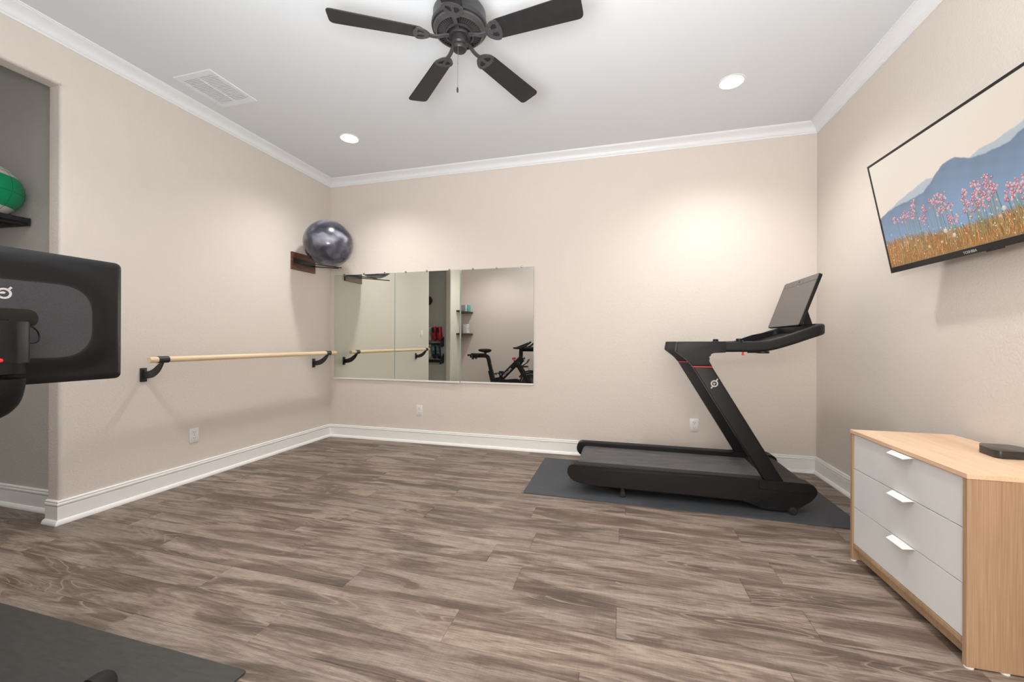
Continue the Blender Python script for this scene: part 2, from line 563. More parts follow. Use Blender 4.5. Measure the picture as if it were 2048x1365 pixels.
for col_ in range(2):
    xa = vx0 + .03 if col_ == 0 else (vx0 + vx1) / 2 + .008
    xb = (vx0 + vx1) / 2 - .008 if col_ == 0 else vx1 - .03
    for k in range(20):
        yy = vy0 + .047 + k * (vy1 - vy0 - .094) / 19
        if sl is None:
            bm = newbox(xa, xb, yy - .0052, yy + .0052, HC - .0052, HC - .0022)
            bmesh.ops.rotate(bm, verts=bm.verts, cent=(0, yy, HC - .004), matrix=Matrix.Rotation(R(10), 3, 'X'))
            sl = obj('slat', bm, VENTM, t); y0s = yy; x0s = xa
        else:
            c = sl.copy(); COL.objects.link(c); c.location = (xa - x0s, yy - y0s, 0)
for sx in (vx0 + .015, vx1 - .015):
    for sy in (vy0 + .07, vy1 - .07):
        obj('screw', newlathe([(.0001, -.009), (.004, -.008), (.004, -.006)], (sx, sy, HC), n=8), CHROME, t)

# ------------------------------------------------------------------ wall outlets
def outlet_parts(t, c):
    """built on a wall facing -Y, centre c"""
    x, y, z = c
    obj('cover_plate', newbox(x - .0375, x + .0375, y - .006, y, z - .0585, z + .0585, bev=.003), WHITE_PLASTIC, t, smooth=True)
    for s in (1, -1):
        zc = z + s * .0225
        bm = bmesh.new()
        prism(bm, round_poly([(x - .017, zc - .0145), (x + .017, zc - .0145), (x + .017, zc + .0145), (x - .017, zc + .0145)], .008), y - .0085, y - .005, 'y')
        r = obj('receptacle', bm, WHITE_PLASTIC, t)
        bm = bmesh.new()
        box(bm, x - .0085, x - .006, y - .0089, y - .0084, zc - .002, zc + .008)
        box(bm, x + .006, x + .0085, y - .0089, y - .0084, zc - .001, zc + .007)
        box(bm, x - .0025, x + .0025, y - .0089, y - .0084, zc - .010, zc - .006)
        obj('slots', bm, DARK, r)
    obj('screw', newlathe([(.0001, -.0075), (.003, -.007), (.003, -.006)], (x, y, z), 'y', 8), CHROME, t)
t = thing('wall_outlet', (-2.154, YB, .361), 'white double power outlet on the back wall below the wall mirrors', 'outlet', 'wall power outlets')
outlet_parts(t, (-2.154, YB, .361))
c = copy_tree(t); c.location = (.672, YB, .361); c['label'] = 'white double power outlet on the back wall behind the treadmill'
c = copy_tree(t); c.location = (XL, 2.476, .364); c.rotation_euler = (0, 0, PI / 2); c['label'] = 'white double power outlet on the left wall under the ballet barre'
t = thing('light_switch', (XL, 1.93, 1.26), 'white rocker light switch on the left wall, seen in the middle mirror', 'switch')
obj('cover_plate', newbox(XL, XL + .006, 1.93 - .036, 1.93 + .036, 1.26 - .058, 1.26 + .058, bev=.003), WHITE_PLASTIC, t, smooth=True)
obj('rocker', newbox(XL + .005, XL + .0095, 1.93 - .016, 1.93 + .016, 1.26 - .033, 1.26 + .033, bev=.002), WHITE_PLASTIC, t, smooth=True)

# ------------------------------------------------------------------ wall mirrors
MIRG = mat('mirror_green', (.80, .845, .775), .0, metal=1)
MIRN = mat('mirror_neutral', (.83, .815, .79), .0, metal=1)
MEDGE = mat('mirror_edge', (.35, .42, .38), .15)
CLIP = mat('clip_metal', (.55, .54, .52), .25, metal=1)
mz0, mz1 = .692, 1.906
mir = [('leftmost square-edged frameless wall mirror, reflecting the ball rack', -3.265, -2.463, 0.0, MIRG),
       ('middle of the three frameless wall mirrors, reflecting the closet opening', -2.459, -1.663, -.018, MIRG),
       ('right hand frameless wall mirror, reflecting the exercise bike', -1.659, -.856, 0.0, MIRN)]
for lb, x0, x1, rz, mm in mir:
    cxm = (x0 + x1) / 2
    yb = YB - .004 - (.0075 if rz else 0)
    t = thing('wall_mirror', (cxm, yb, (mz0 + mz1) / 2), lb, 'mirror', 'wall mirrors')
    obj('glass', newbox(x0, x1, yb - .0052, yb, mz0, mz1), MEDGE, t)
    bm = bmesh.new()
    vs = [bm.verts.new(p) for p in ((x0 + .0025, yb - .0055, mz0 + .002), (x1 - .0025, yb - .0055, mz0 + .002), (x1 - .0025, yb - .0055, mz1 - .0025), (x0 + .0025, yb - .0055, mz1 - .0025))]
    bm.faces.new(vs)
    g = obj('silvering', bm, mm, t)
    bm = bmesh.new()
    box(bm, x0, x1, yb - .012, yb - .0065, mz0 - .006, mz0 + .008)
    box(bm, x0, x1, yb - .012, yb + .001, mz0 - .008, mz0 - .005)
    obj('bottom_channel', bm, WHITE_METAL, t)
    for k in (.17, .50, .84):
        xc = x0 + (x1 - x0) * k
        bm = bmesh.new()
        lathe(bm, [(.0001, -.016), (.008, -.015), (.0105, -.010), (.0105, -.006)], (xc, yb, mz1 + .004), 'y', 12)
        box(bm, xc - .008, xc + .008, yb - .008, yb - .0055, mz1 - .010, mz1 + .006)
        obj('mirror_clip', bm, CLIP, t, smooth=True)
    t.rotation_euler = (0, 0, rz)

# ------------------------------------------------------------------ ballet barre
def barre_wood():
    m = mat('pale_pine', (.72, .52, .31), .45); t = NT(m)
    co = t.n('ShaderNodeTexCoord').outputs['Object']
    n = t.noise(t.mapping(co, (60, 2, 60)), 1, 3)
    t.l(t.ramp(n, [(.3, (.74, .55, .34)), (.7, (.86, .69, .47))]), t.b.inputs['Base Color'])
    return m
PINE = barre_wood()
BXC, BZC = -3.140, .996
t = thing('ballet_barre', (XL, 2.95, BZC), 'long pale wooden ballet barre on black wall brackets along the left wall', 'ballet barre')
obj('pole', newlathe([(.0001, 2.03), (.019, 2.03), (.021, 2.033), (.021, 3.915), (.0001, 3.915)], (BXC, 0, BZC), 'y', 24), PINE, t, smooth=True)
for yb_ in (2.115, 3.79):
    bm = bmesh.new()
    box(bm, XL, XL + .009, yb_ - .022, yb_ + .022, .832, .932, bev=.003)
    up_ = catmull([(XL + .008, 0, .905), (XL + .05, 0, .908), (XL + .10, 0, .925), (XL + .145, 0, .955), (BXC - .012, 0, .980)], 5)
    lo_ = catmull([(BXC + .012, 0, .978), (XL + .165, 0, .915), (XL + .11, 0, .872), (XL + .05, 0, .857), (XL + .008, 0, .857)], 5)
    prism(bm, [(p.x, p.z) for p in up_ + lo_], yb_ - .005, yb_ + .005, 'y')
    b = obj('bracket', bm, BLACK_METAL, t, auto=35)
    obj('collar', newlathe([(.0212, -.034), (.0245, -.034), (.0245, .034), (.0212, .034)], (BXC, yb_, BZC), 'y', 24, ring=True), BLACK_METAL, b, auto=35)
    for zz in (.848, .916):
        obj('bolt', newlathe([(.0001, .016), (.007, .015), (.009, .009)], (XL, yb_, zz), 'x', 10), BLACK_METAL, b, auto=50)

# ------------------------------------------------------------------ ball rack and stability ball
def walnut():
    m = mat('walnut', (.1, .04, .02), .35); t = NT(m)
    co = t.n('ShaderNodeTexCoord').outputs['Object']
    n = t.noise(t.mapping(co, (6, 5, 60)), 1.2, 4, .6, .8)
    t.l(t.ramp(n, [(.3, (.045, .018, .011)), (.5, (.12, .045, .024)), (.7, (.20, .085, .045))]), t.b.inputs['Base Color'])
    return m
t = thing('ball_rack', (XL, 3.625, 1.975), 'wooden wall rack with black steel arms holding the grey exercise ball', 'rack')
obj('backboard', newbox(XL, XL + .022, 3.458, 3.793, 1.885, 2.068, bev=.002), walnut(), t)
obj('steel_plate', newbox(XL + .022, XL + .026, 3.475, 3.785, 1.945, 2.005, bev=.001), BLACK_METAL, t)
for s, ya, yb_ in ((0, 3.505, 3.535), (1, 3.745, 3.715)):
    bm = bmesh.new()
    pth = [(XL + .024, 3.52, 1.962), (XL + .06, 3.522, 1.955), (-3.0, 3.545, 1.922), (-2.815, 3.595, 1.897)] if s == 0 else \
          [(XL + .024, 3.745, 1.962), (XL + .06, 3.743, 1.955), (-3.0, 3.705, 1.922), (-2.93, 3.69, 1.914)]
    tube(bm, pth, .006, 8)
    obj('arm', bm, BLACK_METAL, t, auto=60)
def ball_mat():
    m = mat('marbled_vinyl', (.2, .2, .25), .22, coat=.3); t = NT(m)
    co = t.n('ShaderNodeTexCoord').outputs['Object']
    w = t.noise(co, 3.2, 2, out=1)
    mx = t.n('ShaderNodeMix', data_type='VECTOR'); mx.inputs[0].default_value = .38
    t.l(co, mx.inputs[4]); t.l(w, mx.inputs[5])
    n = t.noise(mx.outputs[1], 4.2, 3, .5, .5)
    t.l(t.ramp(n, [(.33, (.012, .013, .018)), (.43, (.05, .051, .072)), (.51, (.14, .14, .185)), (.64, (.33, .325, .37))]), t.b.inputs['Base Color'])
    return m
bc = Vector((-3.0, 3.625, 2.168))
bm = bmesh.new()
bmesh.ops.create_uvsphere(bm, u_segments=64, v_segments=40, radius=.248)
for v in bm.verts:
    r_ = math.hypot(v.co.x, v.co.y)
    k = 1 + .0035 * math.sin(v.co.z * 260) * max(0, 1 - abs(v.co.z) / .12)
    v.co.x *= k; v.co.y *= k; v.co.z *= .985
bmesh.ops.rotate(bm, verts=bm.verts, cent=(0, 0, 0), matrix=Matrix.Rotation(R(24), 3, 'X') @ Matrix.Rotation(R(14), 3, 'Y'))
bmesh.ops.translate(bm, verts=bm.verts, vec=bc)
ball = obj('exercise_ball', bm, ball_mat(), smooth=True, base=bc)
tag(ball, 'large glossy grey marbled exercise ball resting on the wooden wall rack', 'exercise ball')
bm = newlathe([(.0001, .0), (.007, .0), (.006, .004), (.0001, .004)], (0, 0, 0), 'z', 12)
xform(bm, Matrix.Translation(bc + Vector((-.02, -.215, -.105))) @ Vector((-.1, -.9, -.43)).to_track_quat('Z', 'Y').to_matrix().to_4x4())
obj('valve_plug', bm, WHITE_PLASTIC, ball)

# ------------------------------------------------------------------ ceiling fan
FC = Vector((-.84, 2.015, 2.76))
t = thing('ceiling_fan', FC, 'dark bronze five blade ceiling fan with a pull chain', 'ceiling fan')
fx, fy = FC.x, FC.y
obj('canopy', newlathe([(.068, HC), (.068, HC - .02), (.055, HC - .045), (.03, HC - .06)], (fx, fy, 0), n=40), BRONZE, t, smooth=True)
obj('neck', newlathe([(.03, 2.985), (.028, 2.93), (.04, 2.925)], (fx, fy, 0), n=32), BRONZE, t, smooth=True)
obj('motor_housing', newlathe([(.04, 2.932), (.09, 2.928), (.128, 2.915), (.141, 2.895), (.143, 2.85), (.148, 2.842), (.150, 2.828), (.147, 2.816), (.140, 2.812), (.134, 2.814), (.130, 2.90), (.03, 2.91)], (fx, fy, 0), n=56), BRONZE, t, smooth=True)
obj('vent_bowl', newlathe([(.136, 2.828), (.130, 2.822), (.115, 2.812), (.075, 2.806), (.05, 2.800)], (fx, fy, 0), n=48), DARK, t, smooth=True)
bm = bmesh.new()
for k in range(48):
    a = 2 * PI * k / 48
    b2 = newbox(.074, .122, -.0022, .0022, -.0025, .0025)
    b2.transform(Matrix.Translation((fx, fy, 2.789)) @ Matrix.Rotation(a, 4, 'Z') @ Matrix.Rotation(R(-8), 4, 'Y'))
    me_ = bpy.data.meshes.new('x'); b2.to_mesh(me_); b2.free(); bm.from_mesh(me_); bpy.data.meshes.remove(me_)
lathe(bm, [(.070, 2.790), (.070, 2.781), (.078, 2.781), (.078, 2.790)], (fx, fy, 0), n=40, ring=True)
lathe(bm, [(.118, 2.800), (.119, 2.790), (.136, 2.803), (.140, 2.814)], (fx, fy, 0), n=48, ring=True)
obj('vent_ribs', bm, grain_mat('vent_bronze', (.045, .043, .044), .35, .1, 60), t)
obj('flywheel', newlathe([(.058, 2.79), (.060, 2.776), (.056, 2.768), (.045, 2.766)], (fx, fy, 0), n=40), BRONZE, t, smooth=True)
obj('switch_housing', newlathe([(.044, 2.77), (.044, 2.735), (.037, 2.728), (.0395, 2.722), (.0395, 2.712), (.034, 2.703), (.018, 2.699), (.0001, 2.698)], (fx, fy, 0), n=40), BRONZE, t, smooth=True)
bm = bmesh.new()
tube(bm, [(fx + .005, fy - .03, 2.728), (fx + .004, fy - .032, 2.60), (fx + .003, fy - .032, 2.485)], .0012, 6)
for z_ in (2.61,):
    lathe(bm, [(.0001, z_ + .006), (.003, z_), (.0001, z_ - .006)], (fx + .004, fy - .032, 0), n=8)
ch = obj('pull_chain', bm, mat('chain_metal', (.25, .24, .23), .4, metal=1), t)
obj('chain_fob', newlathe([(.0001, 2.486), (.004, 2.482), (.0055, 2.468), (.004, 2.458), (.0001, 2.456)], (fx + .003, fy - .032, 0), n=12), BRONZE, ch, smooth=True)
# one blade along +X then four turned copies
def blade_mesh():
    bm = bmesh.new()
    out = []
    pts = [(.185, -.052), (.66, -.066), (.66, .066), (.185, .052)]
    out = round_poly(pts, [.045, .03, .03, .045], 6)
    vs = [bm.verts.new((x, y, 0)) for x, y in out]
    f = bm.faces.new(vs)
    r = bmesh.ops.extrude_face_region(bm, geom=[f])
    bmesh.ops.translate(bm, verts=[g for g in r['geom'] if isinstance(g, bmesh.types.BMVert)], vec=(0, 0, .006))
    bmesh.ops.bevel(bm, geom=[e for e in bm.edges if abs(e.verts[0].co.z - e.verts[1].co.z) < 1e-6], offset=.0015, segments=2, affect='EDGES')
    bmesh.ops.rotate(bm, verts=bm.verts, cent=(0, 0, 0), matrix=Matrix.Rotation(R(-12), 3, 'X'))
    return bm
def iron_mesh():
    bm = bmesh.new()
    outer = round_poly([(.150, 0.0), (.165, -.030), (.195, -.052), (.225, -.056), (.240, -.030), (.245, 0), (.240, .030), (.225, .056), (.195, .052), (.165, .030)], .012, 4)
    h1 = round_poly([(.180, .008), (.222, .008), (.222, .036), (.200, .036)], .009, 4)
    h2 = [(x, -y_) for x, y_ in h1][::-1]
    plate(bm, outer, [h1, h2], -.006, -.0005)
    bmesh.ops.rotate(bm, verts=bm.verts, cent=(0, 0, 0), matrix=Matrix.Rotation(R(-12), 3, 'X'))
    sweep(bm, catmull([(.045, 0, .016), (.08, 0, .010), (.12, 0, -.004), (.165, 0, -.004)], 4), [(-.010, -.004), (.010, -.004), (.010, .004), (-.010, .004)])
    return bm
bl = blade_mesh(); bmesh.ops.translate(bl, verts=bl.verts, vec=FC)
BLADEM = grain_mat('blade_finish', (.015, .0145, .016), .5, .2, 25)
b0 = obj('blade', bl, BLADEM, t)
IRON = grain_mat('blade_iron_metal', (.050, .047, .052), .36, .15, 60)
ir = iron_mesh(); bmesh.ops.translate(ir, verts=ir.verts, vec=FC)
i0 = obj('blade_iron', ir, IRON, b0)
for k, a in enumerate((-5, 67, 138, 209, 283)):
    if k == 0: b = b0
    else: b = copy_tree(b0, t)
    b.rotation_euler = (0, 0, R(a))

# ------------------------------------------------------------------ treadmill mat and floor mat
def mat_foam(name, c):
    m = mat(name, c, .62); t = NT(m)
    co = t.n('ShaderNodeTexCoord').outputs['Object']
    n = t.noise(t.mapping(co, (3, 14, 1)), 4, 4, .6)
    n2 = t.noise(co, 260, 2)
    t.l(t.ramp(n, [(.3, tuple(x * .85 for x in c)), (.7, tuple(x * 1.2 for x in c))]), t.b.inputs['Base Color'])
    t.bump(n2, .2, .0008)
    return m
MATM = mat_foam('mat_vinyl', (.052, .058, .067))
bm = bmesh.new()
prism(bm, round_poly([(-.695, 2.918), (1.452, 2.888), (1.452, 3.838), (-.697, 3.853)], .02), .0003, .0062, 'z', bev=.0015, seg=1)
tag(obj('equipment_mat', bm, MATM, base=(.38, 3.37, 0)), 'long dark grey rubber mat lying under the treadmill', 'mat')
bm = bmesh.new()
prism(bm, round_poly([(-3.05, .06), (-1.228, .06), (-1.228, 1.093), (-3.05, 1.096)], .01), .0003, .0062, 'z', bev=.0015, seg=1)
tag(obj('equipment_mat', bm, mat_foam('mat_vinyl_brown', (.046, .044, .041)), base=(-2.1, .58, 0)), 'dark grey rubber mat in the foreground corner under the exercise bike', 'mat')

# ------------------------------------------------------------------ treadmill
YN, YF2 = 3.02, 3.80           # outer faces of the two side rails
TC = Vector((.43, 3.41, .0062))
t = thing('treadmill', TC, 'black treadmill with slanted uprights and a tilted screen standing on the long mat', 'treadmill')
rail = [(-.345, .215), (-.369, .200), (-.380, .160), (-.366, .118), (-.320, .089), (-.238, .073), (.60, .070), (.80, .066), (.86, .050), (.92, .027),
        (1.075, .024), (1.143, .050), (1.215, .112), (1.240, .155), (1.236, .190), (1.205, .214)]
rail = round_poly(rail, [.02, .012, .03, .03, .02, .02, 0, .02, .02, .03, .02, .0, .03, .04, .03, .015], 4)
for a0, a1 in ((YN, YN + .095), (YF2, YF2 - .095)):
    bm = bmesh.new(); prism(bm, rail, a0, a1, 'y', bev=.007, seg=3)
    rl = obj('side_rail', bm, BLACK, t, auto=40)
    s = 1 if a0 < a1 else -1
    bm = bmesh.new()
    box(bm, -.33, .93, a0 + s * .012, a0 + s * .085, .2145, .2172, bev=.001, seg=1)
    obj('foot_grip', bm, RUBBER, rl)
    bm = bmesh.new()
    sc = round_poly([(.90, .155), (1.20, .155), (1.222, .175), (1.20, .2165), (.90, .2165)], .012, 3)
    prism(bm, sc, a0 + s * .004, a0 - s * .0035, 'y', bev=.002, seg=1)
    obj('rail_end_cover', bm, BLACK, rl, auto=40)
# deck under the belt, and the slatted belt
obj('deck_frame', newbox(-.22, 1.0, YN + .09, YF2 - .09, .06, .170, bev=.01), BLACK_MATTE, t, auto=40)
obj('under_frame', newbox(-.05, .84, YN + .10, YF2 - .10, .020, .07, bev=.004), BLACK_MATTE, t, auto=40)
def belt_mat():
    m = mat('belt_rubber', (.05, .05, .05), .5); tt = NT(m)
    co = tt.n('ShaderNodeTexCoord').outputs['Object']
    n = tt.noise(tt.mapping(co, (2.5, 9, 1)), 2.2, 5, .65, .6)
    tt.l(tt.ramp(n, [(.35, (.060, .060, .062)), (.62, (.098, .098, .100)), (.8, (.15, .15, .152))]), tt.b.inputs['Base Color'])
    return m
bm = bmesh.new()
bp = [(1.0, .180), (-.27, .188)] + arc(-.285, .150, .038, 90, 270, 8) + [(-.20, .112), (-.20, .16), (1.0, .16)]
prism(bm, bp, YN + .10, YF2 - .10, 'y')
belt = obj('running_belt', bm, belt_mat(), t, auto=40)
BPR = mat('belt_print', (.30, .30, .30), .5)
for yy, segs in ((3.245, ((-.20, .02), (.12, .36), (.66, .90))), (3.575, ((-.18, .10), (.20, .42), (.70, .88)))):
    for xa, xb in segs:
        bm = bmesh.new()
        bm.faces.new([bm.verts.new((x_, y_, .188 + (x_ + .27) / 1.27 * (-.008) + .0006)) for x_, y_ in ((xa, yy - .002), (xb, yy - .002), (xb, yy + .002), (xa, yy + .002))])
        obj('belt_marking', bm, BPR, belt)
bm = bmesh.new()
prism(bm, round_poly([(.985, .176), (1.02, .196), (1.175, .205), (1.222, .183), (1.225, .13), (1.15, .07), (.985, .07)], .015, 4), YN + .085, YF2 - .085, 'y')
obj('motor_hood', bm, CHARCOAL, t, auto=40)
bm = bmesh.new()
prism(bm, [(-.343, .192), (-.352, .188), (-.369, .155), (-.355, .155)], YN + .097, YN + .140, 'y')
obj('warning_sticker', bm, mat('orange_sticker', (.75, .30, .16), .5), t, label='small orange and white warning sticker')
# uprights
ups = [(.972, .150), (.494, .962), (.617, .962), (1.088, .150)]
head = [(.617, .966), (.600, .995), (.592, 1.020), (.598, 1.045), (.622, 1.060), (.700, 1.064), (.700, 1.140), (.392, 1.138), (.381, 1.068), (.410, 1.045), (.452, 1.012), (.492, .966)]
head = round_poly(head, [0, .02, .02, .02, .02, 0, 0, .008, .008, .02, .03, 0], 3)
for i, (a0, a1) in enumerate(((YN + .004, YN + .066), (YF2 - .066, YF2 - .004))):
    bm = bmesh.new(); prism(bm, ups, a0, a1, 'y', bev=.009, seg=3)
    u = obj('upright', bm, BLACK, t, auto=40)
    bm = bmesh.new(); prism(bm, [(.4935, .961), (.6175, .961), (.6150, .9665), (.4905, .9665)], a0 - .0006, a1 + .0006, 'y')
    obj('accent_stripe', bm, RED, u, label='thin red stripe')
    bm = bmesh.new(); prism(bm, head, a0, a1, 'y', bev=.006, seg=3)
    obj('handrail_bracket', bm, CHARCOAL, u, auto=40)
    bm = bmesh.new(); prism(bm, round_poly([(.93, .158), (1.10, .158), (1.085, .176), (.945, .182)], .01, 3), a0 - .006 if i == 0 else a0, a1 if i == 0 else a1 + .006, 'y', bev=.002, seg=1)
    obj('upright_collar', bm, CHARCOAL, u, auto=40)
    if i == 0:
        # maker's wheel mark on the side of the near upright
        bm = bmesh.new()
        outer = circ(.0235, 32); inner = circ(.0150, 32)
        plate(bm, outer, [inner], -.0006, 0)
        for (ra, rb) in ((.022, .039), (-.039, -.022)):
            b2 = newbox(ra, rb, -.0042, .0042, -.0006, 0)
            b2.transform(Matrix.Rotation(R(58), 4, 'Z'))
            me_ = bpy.data.meshes.new('x'); b2.to_mesh(me_); b2.free(); bm.from_mesh(me_); bpy.data.meshes.remove(me_)
        prism(bm, [(-.004, -.012), (.001, -.010), (-.001, -.001), (.007, -.002), (.006, .005), (-.008, .006)], -.0006, 0, 'z')
        xform(bm, Matrix.Translation((.629, a0 - .0003, .850)) @ Matrix.Rotation(R(90), 4, 'X'))
        obj('emblem', bm, SILVER, u, label='small silver wheel-shaped maker mark')
# handrails run forward, rise and join in a loop
hs = round_poly([(-.026, -.036), (.026, -.036), (.026, .036), (-.026, .036)], .018, 4)
yn, yf = YN + .034, YF2 - .034
path = [(.58, yn, 1.102), (.75, yn, 1.104), (.90, yn, 1.107), (.98, yn, 1.118), (1.08, yn, 1.150), (1.18, yn + .002, 1.188), (1.245, yn + .012, 1.212), (1.285, yn + .055, 1.224), (1.296, yn + .16, 1.228),
        (1.296, (yn + yf) / 2, 1.228)]
path = path + [(x, yn + yf - y_, z) for x, y_, z in path[-2::-1]]
bm = bmesh.new(); sweep(bm, catmull(path, 5), hs)
obj('handrail', bm, CHARCOAL, t, auto=50)
bm = bmesh.new()
tr = [(.84, 1.085), (.93, 1.085), (1.08, 1.128), (1.245, 1.190), (1.245, 1.205), (1.08, 1.143), (.925, 1.100), (.84, 1.098)]
prism(bm, tr, yn + .02, yf - .02, 'y')
obj('console_tray', bm, BLACK_MATTE, t, auto=30)
bm = bmesh.new()
prism(bm, [(.90, 1.09), (1.24, 1.19), (1.24, 1.235), (1.06, 1.195), (.90, 1.135)], yf - .024, yf - .03, 'y')
obj('tray_side', bm, BLACK_MATTE, t, auto=30)
bm = bmesh.new()
prism(bm, [(.90, 1.09), (1.24, 1.19), (1.24, 1.235), (1.06, 1.175), (.90, 1.125)], yn + .024, yn + .03, 'y')
obj('tray_side', bm, BLACK_MATTE, t, auto=30)
for yy in (yn + .004, yf - .004):
    obj('speed_dial', newlathe([(.028, 1.136), (.028, 1.142), (.021, 1.1435), (.021, 1.156), (.017, 1.160), (.0001, 1.161)], (.79, yy, 0), n=28), [BLACK], t, auto=40)
    obj('dial_ring', newlathe([(.023, 1.1425), (.0255, 1.1445), (.0235, 1.1455), (.0215, 1.1445)], (.79, yy, 0), n=28, ring=True), CHROME, t, auto=40)
bm = bmesh.new()
tube(bm, [(.812, yn, 1.07), (.812, yn, 1.052)], .006, 10); tube(bm, [(.812, yn, 1.056), (.812, yn, 1.046)], .008, 10)
obj('safety_key', bm, RED, t, auto=40, label='small red safety key hanging below the handrail')
obj('under_dial', newlathe([(.038, 1.075), (.038, 1.062), (.034, 1.060), (.0001, 1.060)], (.935, yn + .01, 0), n=28), BLACK, t, auto=40)
bm = newbox(.84, .90, yn - .012, yn + .015, 1.062, 1.072, bev=.002)
obj('key_holder', bm, BLACK, t)
# screen
sb, st_ = Vector((1.162, 0, 1.252)), Vector((1.283, 0, 1.600))
d = (st_ - sb).normalized(); nrm = Vector((-d.z, 0, d.x))    # towards the runner
L = (st_ - sb).length
Ms = Matrix(((0, d.x, nrm.x, sb.x), (-1, 0, 0, 3.40), (0, d.z, nrm.z, sb.z), (0, 0, 0, 1)))   # local x -> -Y, y up the screen, z outwards
bm = bmesh.new()
prism(bm, round_poly([(-.292, 0), (.292, 0), (.292, L), (-.292, L)], .012, 4), -.020, 0, 'z', bev=.003, seg=2)
scr = obj('screen', xform(bm, Ms), BLACK, t, auto=40)
def glass_mat():
    m = mat('screen_glass_reflection', (.135, .115, .105), .45, spec=.6); tt = NT(m)  # beige wall reflection put into the base colour of the dark display
    co = tt.n('ShaderNodeTexCoord').outputs['Object']
    n = tt.noise(co, 400, 2)
    tt.l(tt.ramp(n, [(.3, (.115, .098, .090)), (.7, (.155, .135, .122))]), tt.b.inputs['Base Color'])
    return m
bm = bmesh.new(); prism(bm, round_poly([(-.287, .004), (.287, .004), (.287, L - .045), (-.287, L - .045)], .006, 3), .0002, .0010, 'z')
obj('display', xform(bm, Ms), glass_mat(), scr)
bm = bmesh.new(); prism(bm, round_poly([(-.288, L - .043), (.288, L - .043), (.288, L - .003), (-.288, L - .003)], .008, 3), .0002, .0014, 'z')
obj('speaker_bar', xform(bm, Ms), mat('speaker_fabric', (.17, .155, .145), .7), scr)
bm = bmesh.new(); box(bm, -.014, .014, L - .026, L - .018, .0012, .0024, bev=.0008, seg=1)
obj('camera_slot', xform(bm, Ms), BLACK, scr)
bm = newbox(-.012, .012, L - .0545, L - .0505, .0010, .0014)
obj('status_light', xform(bm, Ms), SILVER, scr)
mid = sb + d * (L * .42) - nrm * .018
bm = bmesh.new()
prism(bm, round_poly([(1.232, 1.385), (1.245, 1.425), (1.292, 1.412), (1.338, 1.262), (1.328, 1.225), (1.272, 1.225), (1.288, 1.275)], .012, 3), 3.345, 3.435, 'y', bev=.004)
obj('screen_arm', bm, BLACK, t, auto=40)
# feet and transport wheels
for yy in (YN + .025, YF2 - .025):
    bm = bmesh.new()
    lathe(bm, [(.026, 0), (.028, .008), (.022, .016), (.008, .020), (.008, .075)], (.022, yy, .0062), n=20)
    obj('levelling_foot', bm, RUBBER, t, auto=40)
    s = -1 if yy < 3.4 else 1
    bm = newlathe([(.0001, -.016), (.018, -.016), (.025, -.010), (.025, .010), (.018, .016), (.0001, .016)], (1.098, yy + s * .026, .0315), 'y', 24)
    obj('transport_wheel', bm, RUBBER, t, auto=40)

# ------------------------------------------------------------------ dresser
def oak(name, axis, c0=(.60, .395, .235), c1=(.78, .565, .375), band=7):
    m = mat(name, c1, .5); tt = NT(m)
    co = tt.n('ShaderNodeTexCoord').outputs['Object']
    sc = {'z': (230, 230, 4), 'y': (140, 3, 140)}[axis]
    sb_ = {'z': (band, band, .5), 'y': (band, .5, band)}[axis]
    n = tt.noise(tt.mapping(co, sc), 1, 3, .6)
    b = tt.noise(tt.mapping(co, sb_), 1, 2, .5, .4)
    f = tt.math('ADD', tt.math('MULTIPLY', n, .55), tt.math('MULTIPLY', b, .45))
    tt.l(tt.ramp(f, [(.34, c0), (.62, c1)]), tt.b.inputs['Base Color'])
    return m
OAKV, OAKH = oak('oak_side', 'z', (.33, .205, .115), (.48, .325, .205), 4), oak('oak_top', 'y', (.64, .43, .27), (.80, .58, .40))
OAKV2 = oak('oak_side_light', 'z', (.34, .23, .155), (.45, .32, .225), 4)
DX0, DX1, DY0, DY1, DZ = 1.172, 1.600, 1.765, 2.497, .680
t = thing('dresser', ((DX0 + DX1) / 2, (DY0 + DY1) / 2, 0), 'light oak dresser with three white drawers against the right wall under the television', 'dresser')
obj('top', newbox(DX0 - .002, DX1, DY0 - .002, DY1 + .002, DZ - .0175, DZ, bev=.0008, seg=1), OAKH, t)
for y0, y1 in ((DY0, DY0 + .018), (DY1 - .018, DY1)):
    if y0 == DY0:
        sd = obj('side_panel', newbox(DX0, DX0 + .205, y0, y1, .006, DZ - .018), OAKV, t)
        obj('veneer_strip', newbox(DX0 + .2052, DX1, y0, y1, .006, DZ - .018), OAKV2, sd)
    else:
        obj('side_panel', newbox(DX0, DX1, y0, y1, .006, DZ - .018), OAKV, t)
obj('back_panel', newbox(DX1 - .006, DX1, DY0 + .018, DY1 - .018, .05, DZ - .018), OAKV, t)
obj('bottom_rail', newbox(DX0 + .003, DX1 - .01, DY0 + .018, DY1 - .018, .073, .091), OAKV, t)
obj('plinth', newbox(DX0 + .030, DX0 + .048, DY0 + .018, DY1 - .018, .018, .073), OAKV, t)
for fx_, fy_ in ((DX0 + .012, DY0 + .009), (DX0 + .012, DY1 - .009), (DX1 - .03, DY0 + .009), (DX1 - .03, DY1 - .009), (DX0 + .11, DY0 + .009), (DX0 + .25, DY0 + .009)):
    obj('foot_glide', newlathe([(.013, .0), (.013, .005), (.0001, .006)], (fx_, fy_, 0), n=14), mat('glide', (.7, .68, .64), .5) if fx_ < 0 else WHITE_PLASTIC, t)
DRW = mat('drawer_white', (.74, .75, .755), .3, spec=.5)
zs = [(.094, .2815), (.2845, .4795), (.4825, .6590)]
dn = ['lowest', 'middle', 'top']
